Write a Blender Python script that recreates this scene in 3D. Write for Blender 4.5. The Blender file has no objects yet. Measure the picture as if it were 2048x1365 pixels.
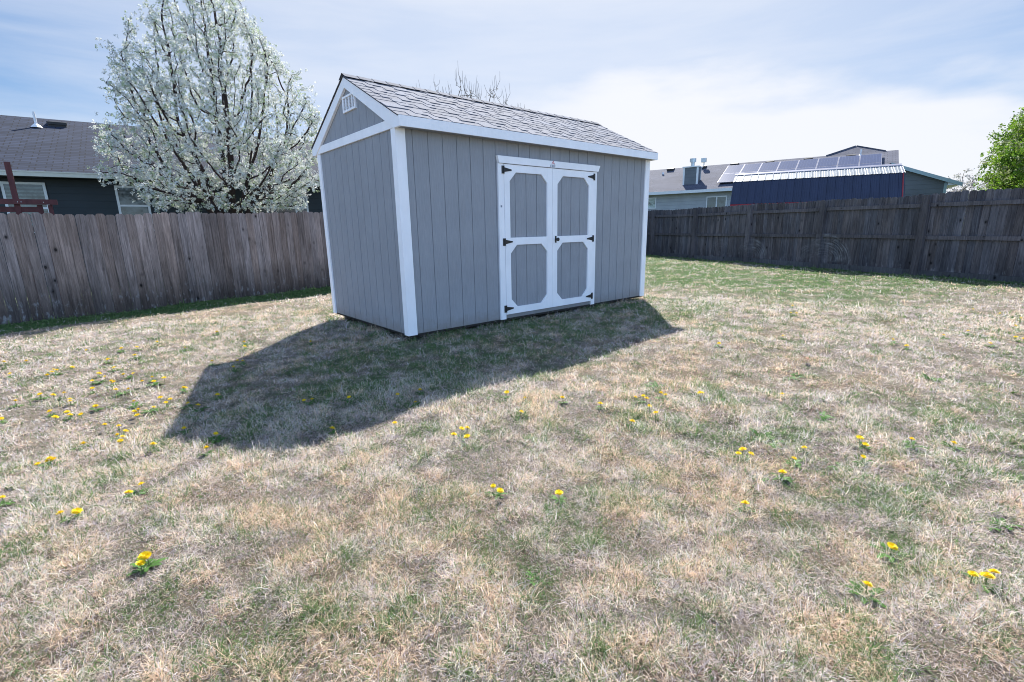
import bpy, math, random
import numpy as np
from mathutils import Vector, Matrix
R = math.radians
random.seed(7)
rng = np.random.default_rng(11)
sc = bpy.context.scene
COL = sc.collection

# ------------------------------------------------------------------ camera
CAM = (-2.7797, -5.2237, 1.2604)
def cam_axes(r, p, y):
    F = np.array([math.cos(p)*math.cos(y), math.cos(p)*math.sin(y), math.sin(p)])
    Rr = np.array([math.sin(y), -math.cos(y), 0.0]); U = np.cross(Rr, F)
    return math.cos(r)*Rr + math.sin(r)*U, -math.sin(r)*Rr + math.cos(r)*U, F
cR, cU, cF = cam_axes(-0.0177, -0.2307, 0.8670)
cam_d = bpy.data.cameras.new('camera'); cam = bpy.data.objects.new('camera', cam_d); COL.objects.link(cam)
cam.matrix_world = Matrix(((cR[0], cU[0], -cF[0], CAM[0]), (cR[1], cU[1], -cF[1], CAM[1]), (cR[2], cU[2], -cF[2], CAM[2]), (0, 0, 0, 1)))
cam_d.sensor_width = 36; cam_d.lens = 961.2/2048*36; cam_d.clip_start = .05; cam_d.clip_end = 3000
sc.camera = cam
# ------------------------------------------------------------------ light, sky, exposure
SUN_D = Vector((-.775, -.725, -1.0)).normalized()
sl = bpy.data.lights.new('sun', 'SUN'); sl.energy = 5.0; sl.angle = R(.6); sl.color = (1.0, .965, .91)
so = bpy.data.objects.new('sun', sl); COL.objects.link(so); so.rotation_euler = SUN_D.to_track_quat('-Z', 'Y').to_euler()
so.location = (8, 8, 12)
w = bpy.data.worlds.new('World'); sc.world = w; w.use_nodes = True
wt = w.node_tree; wn = wt.nodes; wl = wt.links; wn.clear()
wo = wn.new('ShaderNodeOutputWorld'); bg = wn.new('ShaderNodeBackground'); bg.inputs['Strength'].default_value = .135
sky = wn.new('ShaderNodeTexSky'); sky.sky_type = 'NISHITA'; sky.sun_disc = False
sky.sun_elevation = R(43.3); sky.sun_rotation = R(46.9); sky.air_density = 1.0; sky.dust_density = .35; sky.ozone_density = 2.0
tc = wn.new('ShaderNodeTexCoord')
mp = wn.new('ShaderNodeMapping'); mp.inputs['Scale'].default_value = (1.1, 1.1, 7.0); mp.inputs['Rotation'].default_value = (R(3), R(-4), R(20))
ns = wn.new('ShaderNodeTexNoise'); ns.inputs['Scale'].default_value = 1.6; ns.inputs['Detail'].default_value = 7; ns.inputs['Roughness'].default_value = .55; ns.inputs['Distortion'].default_value = .3
cr = wn.new('ShaderNodeValToRGB'); cr.color_ramp.elements[0].position = .42; cr.color_ramp.elements[0].color = (.0, .0, .0, 1); cr.color_ramp.elements[1].position = .72; cr.color_ramp.elements[1].color = (.45, .45, .45, 1)
sep = wn.new('ShaderNodeSeparateXYZ')
dirm = wn.new('ShaderNodeVectorMath'); dirm.operation = 'DOT_PRODUCT'; dirm.inputs[1].default_value = (math.cos(R(8)), math.sin(R(8)), 0)
azr = wn.new('ShaderNodeMapRange'); azr.interpolation_type = 'SMOOTHSTEP'; azr.inputs['From Min'].default_value = .60; azr.inputs['From Max'].default_value = .86; azr.inputs['To Max'].default_value = .88
elr = wn.new('ShaderNodeMapRange'); elr.interpolation_type = 'SMOOTHSTEP'; elr.inputs['From Min'].default_value = .345; elr.inputs['From Max'].default_value = .26
nz2 = wn.new('ShaderNodeTexNoise'); nz2.inputs['Scale'].default_value = 3.2; nz2.inputs['Detail'].default_value = 6
mp2 = wn.new('ShaderNodeMapping'); mp2.inputs['Scale'].default_value = (1, 1, 3.5)
a1 = wn.new('ShaderNodeMath'); a1.operation = 'MULTIPLY_ADD'; a1.inputs[1].default_value = .26
m1 = wn.new('ShaderNodeMath'); m1.operation = 'MULTIPLY'
mx = wn.new('ShaderNodeMath'); mx.operation = 'MAXIMUM'; mx.use_clamp = True
mix = wn.new('ShaderNodeMixRGB'); mix.inputs['Color2'].default_value = (3.36, 3.4, 3.56, 1)
wl.new(tc.outputs['Generated'], mp.inputs['Vector']); wl.new(mp.outputs[0], ns.inputs['Vector']); wl.new(ns.outputs[0], cr.inputs[0])
wl.new(tc.outputs['Generated'], sep.inputs[0]); wl.new(tc.outputs['Generated'], dirm.inputs[0]); wl.new(dirm.outputs['Value'], azr.inputs['Value'])
wl.new(tc.outputs['Generated'], mp2.inputs['Vector']); wl.new(mp2.outputs[0], nz2.inputs['Vector'])
wl.new(nz2.outputs[0], a1.inputs[0]); 
zt = wn.new('ShaderNodeVectorMath'); zt.operation = 'DOT_PRODUCT'; zt.inputs[1].default_value = (0, -.12, 1); wl.new(tc.outputs['Generated'], zt.inputs[0]); wl.new(zt.outputs['Value'], a1.inputs[2])
wl.new(a1.outputs[0], elr.inputs['Value']); wl.new(elr.outputs[0], m1.inputs[0]); wl.new(azr.outputs[0], m1.inputs[1])
wl.new(m1.outputs[0], mx.inputs[0]); wl.new(cr.outputs[0], mx.inputs[1])
gm = wn.new('ShaderNodeGamma'); gm.inputs['Gamma'].default_value = .62; wl.new(sky.outputs[0], gm.inputs[0])
tint = wn.new('ShaderNodeMixRGB'); tint.blend_type = 'MULTIPLY'; tint.inputs['Fac'].default_value = 1; tint.inputs['Color2'].default_value = (.50, .645, .845, 1); wl.new(gm.outputs[0], tint.inputs['Color1'])
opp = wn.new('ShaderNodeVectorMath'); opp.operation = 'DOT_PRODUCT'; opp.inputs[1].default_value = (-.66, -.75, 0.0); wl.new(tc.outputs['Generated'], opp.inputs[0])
opr = wn.new('ShaderNodeMapRange'); opr.interpolation_type = 'SMOOTHSTEP'; opr.inputs['From Min'].default_value = -.15; opr.inputs['From Max'].default_value = .6; opr.inputs['To Min'].default_value = 1.0; opr.inputs['To Max'].default_value = 3.0; wl.new(opp.outputs['Value'], opr.inputs['Value'])  # added boost: sky behind the camera brightened to lift the shaded sides
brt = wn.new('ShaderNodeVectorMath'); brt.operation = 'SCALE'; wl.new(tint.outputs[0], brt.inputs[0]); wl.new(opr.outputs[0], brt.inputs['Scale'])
glw = wn.new('ShaderNodeVectorMath'); glw.operation = 'DOT_PRODUCT'; glw.inputs[1].default_value = (.67, .64, .36); wl.new(tc.outputs['Generated'], glw.inputs[0])
glr = wn.new('ShaderNodeMapRange'); glr.interpolation_type = 'SMOOTHSTEP'; glr.inputs['From Min'].default_value = .62; glr.inputs['From Max'].default_value = 1.0; glr.inputs['To Max'].default_value = .72; wl.new(glw.outputs['Value'], glr.inputs['Value'])
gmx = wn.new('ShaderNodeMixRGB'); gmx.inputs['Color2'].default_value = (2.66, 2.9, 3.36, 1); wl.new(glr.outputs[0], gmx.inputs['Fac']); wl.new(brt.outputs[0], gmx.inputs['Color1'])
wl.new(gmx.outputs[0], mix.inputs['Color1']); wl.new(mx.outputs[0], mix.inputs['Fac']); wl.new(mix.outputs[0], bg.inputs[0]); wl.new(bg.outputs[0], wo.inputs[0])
sc.view_settings.view_transform = 'Standard'; sc.view_settings.look = 'None'; sc.view_settings.exposure = 1.1; sc.view_settings.gamma = 1
sc.cycles.pixel_filter_type = 'BLACKMAN_HARRIS'; sc.cycles.filter_width = 1.0; sc.cycles.max_bounces = 6; sc.cycles.transparent_max_bounces = 8
try: sc.cycles.use_denoising = True; sc.cycles.denoiser = 'OPENIMAGEDENOISE'; sc.cycles.denoising_input_passes = 'RGB_ALBEDO_NORMAL'
except Exception: pass

# ------------------------------------------------------------------ helpers
class MB:
    def __init__(s): s.v = []; s.f = []; s.c = []; s.cur = (1, 1, 1); s.uv = {}
    def add(s, vs, fs, col=None):
        o = len(s.v); s.v += [tuple(p) for p in vs]; s.f += [tuple(i+o for i in f) for f in fs]
        s.c += [col or s.cur]*len(vs); return o
    def box(s, x0, x1, y0, y1, z0, z1, col=None):
        s.add([(x0,y0,z0),(x1,y0,z0),(x1,y1,z0),(x0,y1,z0),(x0,y0,z1),(x1,y0,z1),(x1,y1,z1),(x0,y1,z1)],
              [(0,3,2,1),(4,5,6,7),(0,1,5,4),(1,2,6,5),(2,3,7,6),(3,0,4,7)], col)
    def prism(s, poly, axis, a, b, col=None):   # poly: 2-D points; extruded along axis from a to b
        def P(p, t): return {'x': (t, p[0], p[1]), 'y': (p[0], t, p[1]), 'z': (p[0], p[1], t)}[axis]
        n = len(poly)
        s.add([P(p, a) for p in poly]+[P(p, b) for p in poly],
              [tuple(range(n)), tuple(range(2*n-1, n-1, -1))]+[(i, i+n, (i+1) % n+n, (i+1) % n) for i in range(n)], col)
    def tube(s, pts, rad, n=6, col=None, cap=True):
        pts = [Vector(p) for p in pts]; vs = []; m = len(pts)
        up0 = Vector((0.13, .97, .21)).normalized()
        for i, p in enumerate(pts):
            d = (pts[min(i+1, m-1)]-pts[max(i-1, 0)])
            d = d.normalized() if d.length > 1e-9 else Vector((0, 0, 1))
            a = d.cross(up0); a = a.normalized() if a.length > 1e-3 else d.cross(Vector((1, 0, 0))).normalized(); b = d.cross(a)
            for k in range(n):
                t = 2*math.pi*k/n; vs.append(p+(a*math.cos(t)+b*math.sin(t))*rad[i])
        fs = [(i*n+k, i*n+(k+1) % n, (i+1)*n+(k+1) % n, (i+1)*n+k) for i in range(m-1) for k in range(n)]
        if cap: fs += [tuple(range(n-1, -1, -1)), tuple((m-1)*n+k for k in range(n))]
        s.add(vs, fs, col)
    def build(s, name, mat, parent=None, smooth=False, fixn=True):
        me = bpy.data.meshes.new(name); me.from_pydata([tuple(map(float, p)) for p in s.v], [], s.f); me.materials.append(mat)
        at = me.color_attributes.new('tone', 'FLOAT_COLOR', 'POINT')
        at.data.foreach_set('color', np.array([(c[0], c[1], c[2], 1.0) for c in s.c], dtype=np.float32).ravel())
        if fixn:
            import bmesh
            bm = bmesh.new(); bm.from_mesh(me); bmesh.ops.recalc_face_normals(bm, faces=bm.faces); bm.to_mesh(me); bm.free()
        if smooth: me.polygons.foreach_set('use_smooth', [True]*len(me.polygons))
        o = bpy.data.objects.new(name, me); COL.objects.link(o)
        if parent is not None: o.parent = parent
        return o
def big_mesh(name, V, T, C, mat, parent=None, smooth=False):
    me = bpy.data.meshes.new(name)
    V = np.asarray(V, np.float32); T = np.asarray(T, np.int32); k = T.shape[1]
    me.vertices.add(len(V)); me.vertices.foreach_set('co', V.ravel())
    me.loops.add(T.size); me.loops.foreach_set('vertex_index', T.ravel())
    me.polygons.add(len(T)); me.polygons.foreach_set('loop_start', np.arange(0, T.size, k, dtype=np.int32))
    me.polygons.foreach_set('loop_total', np.full(len(T), k, np.int32))
    if smooth: me.polygons.foreach_set('use_smooth', np.ones(len(T), bool))
    me.update(calc_edges=True)
    me.materials.append(mat)
    if C is not None:
        at = me.color_attributes.new('tone', 'FLOAT_COLOR', 'POINT')
        C4 = np.ones((len(V), 4), np.float32); C4[:, :3] = C; at.data.foreach_set('color', C4.ravel())
    o = bpy.data.objects.new(name, me); COL.objects.link(o)
    if parent is not None: o.parent = parent
    return o
def thing(name, label, cat, loc=(0, 0, 0), rotz=0, group=None):
    o = bpy.data.objects.new(name, None); COL.objects.link(o); o.location = loc; o.rotation_euler = (0, 0, rotz); o.empty_display_size = .1
    return tag(o, label, cat, group)
def tag(o, label, cat, group=None, kind=None):
    o['label'] = label; o['category'] = cat
    if group: o['group'] = group
    if kind: o['kind'] = kind
    return o

# ---- node material helper
class NM:
    def __init__(s, name):
        s.m = bpy.data.materials.new(name); s.m.use_nodes = True; s.t = s.m.node_tree; s.n = s.t.nodes; s.l = s.t.links
        s.n.clear(); s.out = s.n.new('ShaderNodeOutputMaterial'); s.b = s.n.new('ShaderNodeBsdfPrincipled'); s.l.new(s.b.outputs[0], s.out.inputs[0])
    def N(s, t, **k):
        n = s.n.new(t)
        for a, v in k.items():
            if a in n.inputs: n.inputs[a].default_value = v
            else: setattr(n, a, v)
        return n
    def coord(s, scale=(1, 1, 1), kind='Object', loc=(0, 0, 0)):
        c = s.N('ShaderNodeTexCoord'); m = s.N('ShaderNodeMapping'); m.inputs['Scale'].default_value = scale; m.inputs['Location'].default_value = loc
        s.l.new(c.outputs[kind], m.inputs[0]); return m.outputs[0]
    def noise(s, vec, scale, detail=4, rough=.6, dist=0):
        n = s.N('ShaderNodeTexNoise'); n.inputs['Scale'].default_value = scale; n.inputs['Detail'].default_value = detail
        n.inputs['Roughness'].default_value = rough; n.inputs['Distortion'].default_value = dist; s.l.new(vec, n.inputs['Vector']); return n.outputs[0]
    def ramp(s, fac, stops, interp='LINEAR'):
        r = s.N('ShaderNodeValToRGB'); e = r.color_ramp.elements; r.color_ramp.interpolation = interp
        while len(e) < len(stops): e.new(.5)
        for i, (p, c) in enumerate(stops):
            e[i].position = p; e[i].color = (*c, 1) if isinstance(c, tuple) else (c, c, c, 1)
        s.l.new(fac, r.inputs[0]); return r.outputs[0]
    def mixc(s, a, b, fac=1.0, mode='MULTIPLY'):
        m = s.N('ShaderNodeMixRGB'); m.blend_type = mode
        for i, x in (('Fac', fac), ('Color1', a), ('Color2', b)):
            if hasattr(x, 'is_output'): s.l.new(x, m.inputs[i])
            else: m.inputs[i].default_value = x if i == 'Fac' else (*x, 1)
        return m.outputs[0]
    def attr(s, name='tone'):
        a = s.N('ShaderNodeAttribute'); a.attribute_name = name; return a.outputs['Color']
    def bump(s, h, strength=.3, dist=.01):
        b = s.N('ShaderNodeBump'); b.inputs['Strength'].default_value = strength; b.inputs['Distance'].default_value = dist
        s.l.new(h, b.inputs['Height']); s.l.new(b.outputs[0], s.b.inputs['Normal'])
    def done(s, col, rough=.7, spec=.3, metal=0):
        if hasattr(col, 'is_output'): s.l.new(col, s.b.inputs['Base Color'])
        else: s.b.inputs['Base Color'].default_value = (*col, 1)
        s.b.inputs['Roughness'].default_value = rough; s.b.inputs['Specular IOR Level'].default_value = spec; s.b.inputs['Metallic'].default_value = metal
        return s.m
def noisy(name, col, rough=.6, amt=.15, scale=6, stretch=(1, 1, 1), spec=.3, metal=0, bump=0, bscale=60, bstretch=(1, 1, 1), tone=False):
    k = NM(name); n = k.noise(k.coord(stretch), scale, 6)
    f = k.ramp(n, [(.3, 1-amt), (.7, 1+amt)]); c = k.mixc(col, f)
    if tone: c = k.mixc(c, k.attr())
    if bump: k.bump(k.noise(k.coord(bstretch), bscale, 3), bump, .004)
    return k.done(c, rough, spec, metal)

M = {}
k = NM('shed_siding_paint'); v = k.coord(); sp = k.N('ShaderNodeSeparateXYZ'); k.l.new(v, sp.inputs[0])
gn = k.noise(k.coord((1, 1, .10)), 55, 5, .7); c = k.mixc((.285, .296, .322), k.ramp(gn, [(.3, .90), (.7, 1.08)])); c = k.mixc(c, k.ramp(k.noise(v, 2.2, 5), [(.3, .94), (.7, 1.05)]))
ad = k.N('ShaderNodeMath', operation='MULTIPLY_ADD'); k.l.new(k.noise(v, 9, 5, .7), ad.inputs[0]); ad.inputs[1].default_value = .35; k.l.new(sp.outputs['Z'], ad.inputs[2])
c = k.mixc(c, (.20, .17, .14), k.ramp(ad.outputs[0], [(.14, .55), (.34, 0.0)]), 'MIX'); k.bump(gn, .7, .004); M['siding'] = k.done(c, .6, .3)
M['trim'] = noisy('white_trim_paint', (.87, .87, .90), .5, .05, 5, (1, 1, .5), bump=.3, bscale=60, bstretch=(1, 1, .2))
M['dark_gap'] = noisy('dark_underside_wood', (.035, .03, .028), .9, .3, 8)
M['skid'] = noisy('treated_skid_wood', (.10, .085, .065), .9, .3, 10, (.2, 1, 1))
M['iron'] = noisy('black_iron', (.012, .012, .014), .45, .2, 30, spec=.5)
M['screw'] = noisy('screw_steel', (.35, .36, .38), .35, .1, 30, metal=1)
M['sticker_red'] = noisy('sticker_red', (.55, .08, .07), .4, .05)
M['sticker_grey'] = noisy('sticker_grey', (.22, .24, .30), .4, .05)
M['sticker_white'] = noisy('sticker_white', (.62, .63, .66), .4, .05)
def shingle_mat(name, base, var=.25, tone=True):
    k = NM(name); g = k.noise(k.coord(), 180, 3, .7); g2 = k.noise(k.coord(), 2.2, 4)
    c = k.mixc(base, k.ramp(g, [(.3, 1-var), (.7, 1+var)])); c = k.mixc(c, k.ramp(g2, [(.3, .88), (.7, 1.1)]))
    if tone: c = k.mixc(c, k.attr())
    k.bump(g, .6, .003); return k.done(c, .92, .25)
M['shingle'] = shingle_mat('shed_shingles', (.158, .168, .205))
M['shingle_edge'] = noisy('drip_edge', (.16, .20, .20), .5, .1)
def house_roof(name, c1, c2, mortar):
    k = NM(name); v = k.coord((1, 1, 1), 'UV')
    b = k.N('ShaderNodeTexBrick'); b.offset = .37; b.inputs['Scale'].default_value = 1; b.inputs['Brick Width'].default_value = .31; b.inputs['Row Height'].default_value = .143
    b.inputs['Mortar Size'].default_value = .014; b.inputs['Mortar Smooth'].default_value = .3; b.inputs['Bias'].default_value = 0
    b.inputs['Color1'].default_value = (*c1, 1); b.inputs['Color2'].default_value = (*c2, 1); b.inputs['Mortar'].default_value = (*mortar, 1)
    wv = k.noise(v, 1.3, 3); k.l.new(k.mixc(v, wv, .004, 'ADD'), b.inputs['Vector'])
    g = k.noise(k.coord(), 60, 3, .7); g2 = k.noise(k.coord((.3, 1, 1)), 1.5, 5)
    c = k.mixc(b.outputs[0], k.ramp(g, [(.3, .8), (.7, 1.2)])); c = k.mixc(c, k.ramp(g2, [(.3, .85), (.7, 1.15)]))
    k.bump(b.outputs['Fac'], -.7, .01); return k.done(c, .9, .25)
M['roof_left'] = house_roof('left_house_shingles', (.016, .024, .046), (.030, .041, .072), (.005, .007, .014))
M['roof_right'] = house_roof('right_house_shingles', (.078, .084, .115), (.108, .112, .145), (.048, .052, .075))
def lap(name, col, step=.18):
    k = NM(name); v = k.coord()
    sp = k.N('ShaderNodeSeparateXYZ'); k.l.new(v, sp.inputs[0])
    md = k.N('ShaderNodeMath', operation='FLOORED_MODULO'); md.inputs[1].default_value = step; k.l.new(sp.outputs['Z'], md.inputs[0])
    dv = k.N('ShaderNodeMath', operation='DIVIDE'); dv.inputs[1].default_value = step; k.l.new(md.outputs[0], dv.inputs[0])
    iv = k.N('ShaderNodeMath', operation='SUBTRACT'); iv.inputs[0].default_value = 1; k.l.new(dv.outputs[0], iv.inputs[1])
    line = k.ramp(dv.outputs[0], [(.0, .55), (.07, 1.0)])
    c = k.mixc(col, line); c = k.mixc(c, k.ramp(k.noise(v, 1.7, 5), [(.3, .9), (.7, 1.1)]))
    k.bump(iv.outputs[0], .6, .015); return k.done(c, .6, .3)
M['wall_left'] = lap('left_house_siding', (.022, .030, .036))
M['wall_right'] = lap('right_house_siding', (.33, .35, .37))
M['wall_wing'] = lap('wing_siding', (.12, .135, .15))
M['gutter'] = noisy('gutter_cream', (.50, .50, .44), .45, .06)
M['fascia_teal'] = noisy('fascia_paint', (.30, .40, .43), .5, .06)
M['winframe'] = noisy('window_frame_white', (.62, .64, .66), .45, .05)
def glass(name, tint, stripes=False):
    k = NM(name); v = k.coord(); sp = k.N('ShaderNodeSeparateXYZ'); k.l.new(v, sp.inputs[0])
    c = k.mixc(tint, k.ramp(k.noise(v, 2.5, 4, .6, 1.0), [(.35, .5), (.65, 2.2)]))
    if stripes:
        wv = k.N('ShaderNodeTexWave'); wv.bands_direction = 'Z'; wv.inputs['Scale'].default_value = 3.5; k.l.new(v, wv.inputs[0])
        c = k.mixc(c, k.ramp(wv.outputs[0], [(.3, .7), (.8, 1.9)]))
    return k.done(c, .06, .6)
M['glass'] = glass('window_glass', (.03, .04, .045)); M['glass_blind'] = glass('window_glass_blinds', (.035, .045, .045), True); M['glass_light'] = glass('window_glass_curtain', (.22, .27, .26))
M['vent_dark'] = noisy('roof_vent_black', (.02, .02, .022), .5, .1)
M['pipe_white'] = noisy('pvc_pipe', (.7, .7, .72), .4, .05)
M['galv'] = noisy('galvanised', (.42, .45, .47), .35, .15, 12, metal=.7)
k = NM('solar_cells'); v = k.coord((1, 1, 1), 'UV'); b = k.N('ShaderNodeTexBrick'); b.offset = 0; b.inputs['Scale'].default_value = 1; b.inputs['Brick Width'].default_value = .125; b.inputs['Row Height'].default_value = .125
b.inputs['Mortar Size'].default_value = .004; b.inputs['Color1'].default_value = (.035, .05, .12, 1); b.inputs['Color2'].default_value = (.04, .055, .13, 1); b.inputs['Mortar'].default_value = (.10, .12, .20, 1); k.l.new(v, b.inputs[0])
M['solar'] = k.done(b.outputs[0], .22, .7)
M['navy'] = noisy('navy_metal', (.021, .029, .060), .5, .15, 3, (1, 1, .4), spec=.4)
M['metal_top'] = noisy('sky_sheen_metal_roof', (.20, .225, .25), .5, .12, 4, spec=.4, metal=.1)  # pale base colour paints the sky's reflection onto the upper slope
M['red_trim'] = noisy('red_trim', (.26, .025, .035), .5, .1)
M['ridge_metal'] = noisy('ridge_cap_metal', (.30, .30, .36), .4, .1, metal=.3)
M['redwood'] = noisy('dark_red_stained_wood', (.10, .035, .035), .75, .35, 6, (1, 1, .3))

# ---- fence wood
def fence_wood(name, c_lo, c_hi, low_dark=0, rings=None, along=(1, 0)):
    k = NM(name); pos = k.coord()
    streak = k.noise(k.coord((9, 9, .55)), 3.2, 7, .65, .6)
    fine = k.noise(k.coord((40, 40, 1.6)), 4, 4, .7)
    big = k.noise(k.coord((.8, .8, .6)), 1.3, 4)
    c = k.ramp(streak, [(.30, c_lo), (.72, c_hi)])
    c = k.mixc(c, k.attr()); c = k.mixc(c, k.ramp(fine, [(.25, .68), (.7, 1.18)])); c = k.mixc(c, k.ramp(big, [(.3, .72), (.7, 1.22)]))
    vo = k.N('ShaderNodeTexVoronoi'); vo.inputs['Scale'].default_value = 1.0; k.l.new(k.coord((4.2, 4.2, 2.6)), vo.inputs['Vector'])
    knot = k.ramp(vo.outputs['Distance'], [(.055, .12), (.09, .6), (.17, 1.0)]); c = k.mixc(c, knot)
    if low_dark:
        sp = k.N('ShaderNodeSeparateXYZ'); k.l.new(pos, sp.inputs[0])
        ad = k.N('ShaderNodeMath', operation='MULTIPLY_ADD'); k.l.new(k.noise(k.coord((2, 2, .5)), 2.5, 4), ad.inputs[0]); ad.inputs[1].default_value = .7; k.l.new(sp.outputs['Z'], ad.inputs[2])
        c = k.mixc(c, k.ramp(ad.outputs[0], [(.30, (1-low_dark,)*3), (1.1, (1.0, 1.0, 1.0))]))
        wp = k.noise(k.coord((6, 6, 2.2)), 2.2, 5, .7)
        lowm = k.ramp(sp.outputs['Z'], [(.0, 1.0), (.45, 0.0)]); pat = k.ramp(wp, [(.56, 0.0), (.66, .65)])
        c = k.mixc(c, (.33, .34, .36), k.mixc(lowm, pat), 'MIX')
    if rings:
        sp2 = k.N('ShaderNodeSeparateXYZ'); k.l.new(pos, sp2.inputs[0])
        tot = None
        for (s0, z0, rmax, a0, a1, st) in rings:
            dx = k.N('ShaderNodeMath', operation='SUBTRACT'); k.l.new(sp2.outputs['X'], dx.inputs[0]); dx.inputs[1].default_value = s0
            dz = k.N('ShaderNodeMath', operation='SUBTRACT'); k.l.new(sp2.outputs['Z'], dz.inputs[0]); dz.inputs[1].default_value = z0
            cb = k.N('ShaderNodeCombineXYZ'); k.l.new(dx.outputs[0], cb.inputs[0]); k.l.new(dz.outputs[0], cb.inputs[1])
            ln = k.N('ShaderNodeVectorMath', operation='LENGTH'); k.l.new(cb.outputs[0], ln.inputs[0])
            at = k.N('ShaderNodeMath', operation='ARCTAN2'); k.l.new(dz.outputs[0], at.inputs[0]); k.l.new(dx.outputs[0], at.inputs[1])
            # scratches: noise over (radius, slow angle)
            cb2 = k.N('ShaderNodeCombineXYZ'); k.l.new(ln.outputs['Value'], cb2.inputs[0]); k.l.new(at.outputs[0], cb2.inputs[1])
            mpp = k.N('ShaderNodeMapping'); mpp.inputs['Scale'].default_value = (38, 1.3, 1); mpp.inputs['Location'].default_value = (s0*3, 0, 0); k.l.new(cb2.outputs[0], mpp.inputs[0])
            sn = k.noise(mpp.outputs[0], 1.0, 3, .6); rm = k.mixc(k.ramp(sn, [(.42, 0.0), (.66, 1.0)]), k.ramp(k.noise(k.coord((3, 3, 3)), 2.0, 4), [(.35, .15), (.6, 1.0)]))
            fall = k.ramp(ln.outputs['Value'], [(rmax*.15, .35), (rmax*.55, .9), (rmax*.93, 1.0), (rmax, 0.0)])
            amap = k.N('ShaderNodeMapRange'); amap.inputs['From Min'].default_value = -math.pi; amap.inputs['From Max'].default_value = math.pi; k.l.new(at.outputs[0], amap.inputs[0])
            u0, u1 = (a0+180)/360, (a1+180)/360
            am = k.ramp(amap.outputs[0], [(max(u0-.03, 0), 0.0), (u0+.04, 1.0), (u1-.04, 1.0), (min(u1+.03, 1), 0.0)])
            f = k.mixc(k.mixc(rm, fall), am); f = k.mixc(f, (st, st, st))
            tot = f if tot is None else k.mixc(tot, f, 1.0, 'LIGHTEN')
        c = k.mixc(c, (.34, .35, .37), tot, 'MIX')
    k.bump(fine, .5, .004); return k.done(c, .9, .2)
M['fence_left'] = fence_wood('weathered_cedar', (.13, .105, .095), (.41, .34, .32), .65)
RINGS = [(9.62, .20, .62, 20, 200, .5), (7.20, .20, .80, 62, 185, .6), (7.55, .18, .55, 0, 130, .3), (11.35, .06, .17, 0, 185, .9), (11.0, .30, .5, 20, 160, .25)]
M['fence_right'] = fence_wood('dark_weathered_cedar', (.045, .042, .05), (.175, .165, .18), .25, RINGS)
M['fence_rail'] = fence_wood('rail_wood', (.07, .06, .065), (.17, .155, .165), 0)
M['fence_rail_r'] = fence_wood('rubbed_rail_wood', (.06, .053, .058), (.16, .148, .16), 0, RINGS)
M['kick'] = fence_wood('kickboard_wood', (.06, .06, .065), (.13, .13, .14), 0)

# ------------------------------------------------------------------ ground
def gz(x, y):
    x = np.asarray(x, float); y = np.asarray(y, float)
    z = -.115 + .0115*np.clip(x, -8, 14)
    z = z + .02*np.sin(x*.9+1.3)*np.cos(y*.8) + .012*np.sin(x*2.3+y*1.7)
    return z
def h2(ix, iy, seed):
    n = (ix.astype(np.int64)*374761393 + iy.astype(np.int64)*668265263 + seed*1274126177) & 0xffffffff
    n = ((n ^ (n >> 13))*1274126177) & 0xffffffff
    return ((n ^ (n >> 16)) & 0xffff)/65535.0
def vn(x, y, s, seed=0):
    x = x*s; y = y*s; ix = np.floor(x).astype(np.int64); iy = np.floor(y).astype(np.int64); fx = x-ix; fy = y-iy
    fx = fx*fx*(3-2*fx); fy = fy*fy*(3-2*fy)
    return (h2(ix, iy, seed)*(1-fx)*(1-fy)+h2(ix+1, iy, seed)*fx*(1-fy)+h2(ix, iy+1, seed)*(1-fx)*fy+h2(ix+1, iy+1, seed)*fx*fy)
def fbm(x, y, s, seed=0, o=4):
    a = 0; t = 0; amp = 1
    for i in range(o):
        th_ = .6+i*1.1; cx_, sx_ = math.cos(th_), math.sin(th_)
        a = a+amp*vn(x*cx_-y*sx_+i*17.3, x*sx_+y*cx_-i*9.1, s*2**i, seed+i); t += amp; amp *= .55
    return a/t
def sst(x, a, b):
    t = np.clip((x-a)/(b-a), 0, 1); return t*t*(3-2*t)
LF0 = np.array([-4.06, 6.24]); LFd = np.array([.9949, .1009])        # left fence line
RF0 = np.array([14.93, 6.42]); RFd = np.array([-.3319, -.9433])       # right fence line
def dist_left(x, y): return -((x-LF0[0])*-LFd[1]+(y-LF0[1])*LFd[0])   # distance in front of the left fence
def dist_right(x, y): return (x-RF0[0])*(RFd[1])*1+(y-RF0[1])*(-RFd[0])
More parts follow.
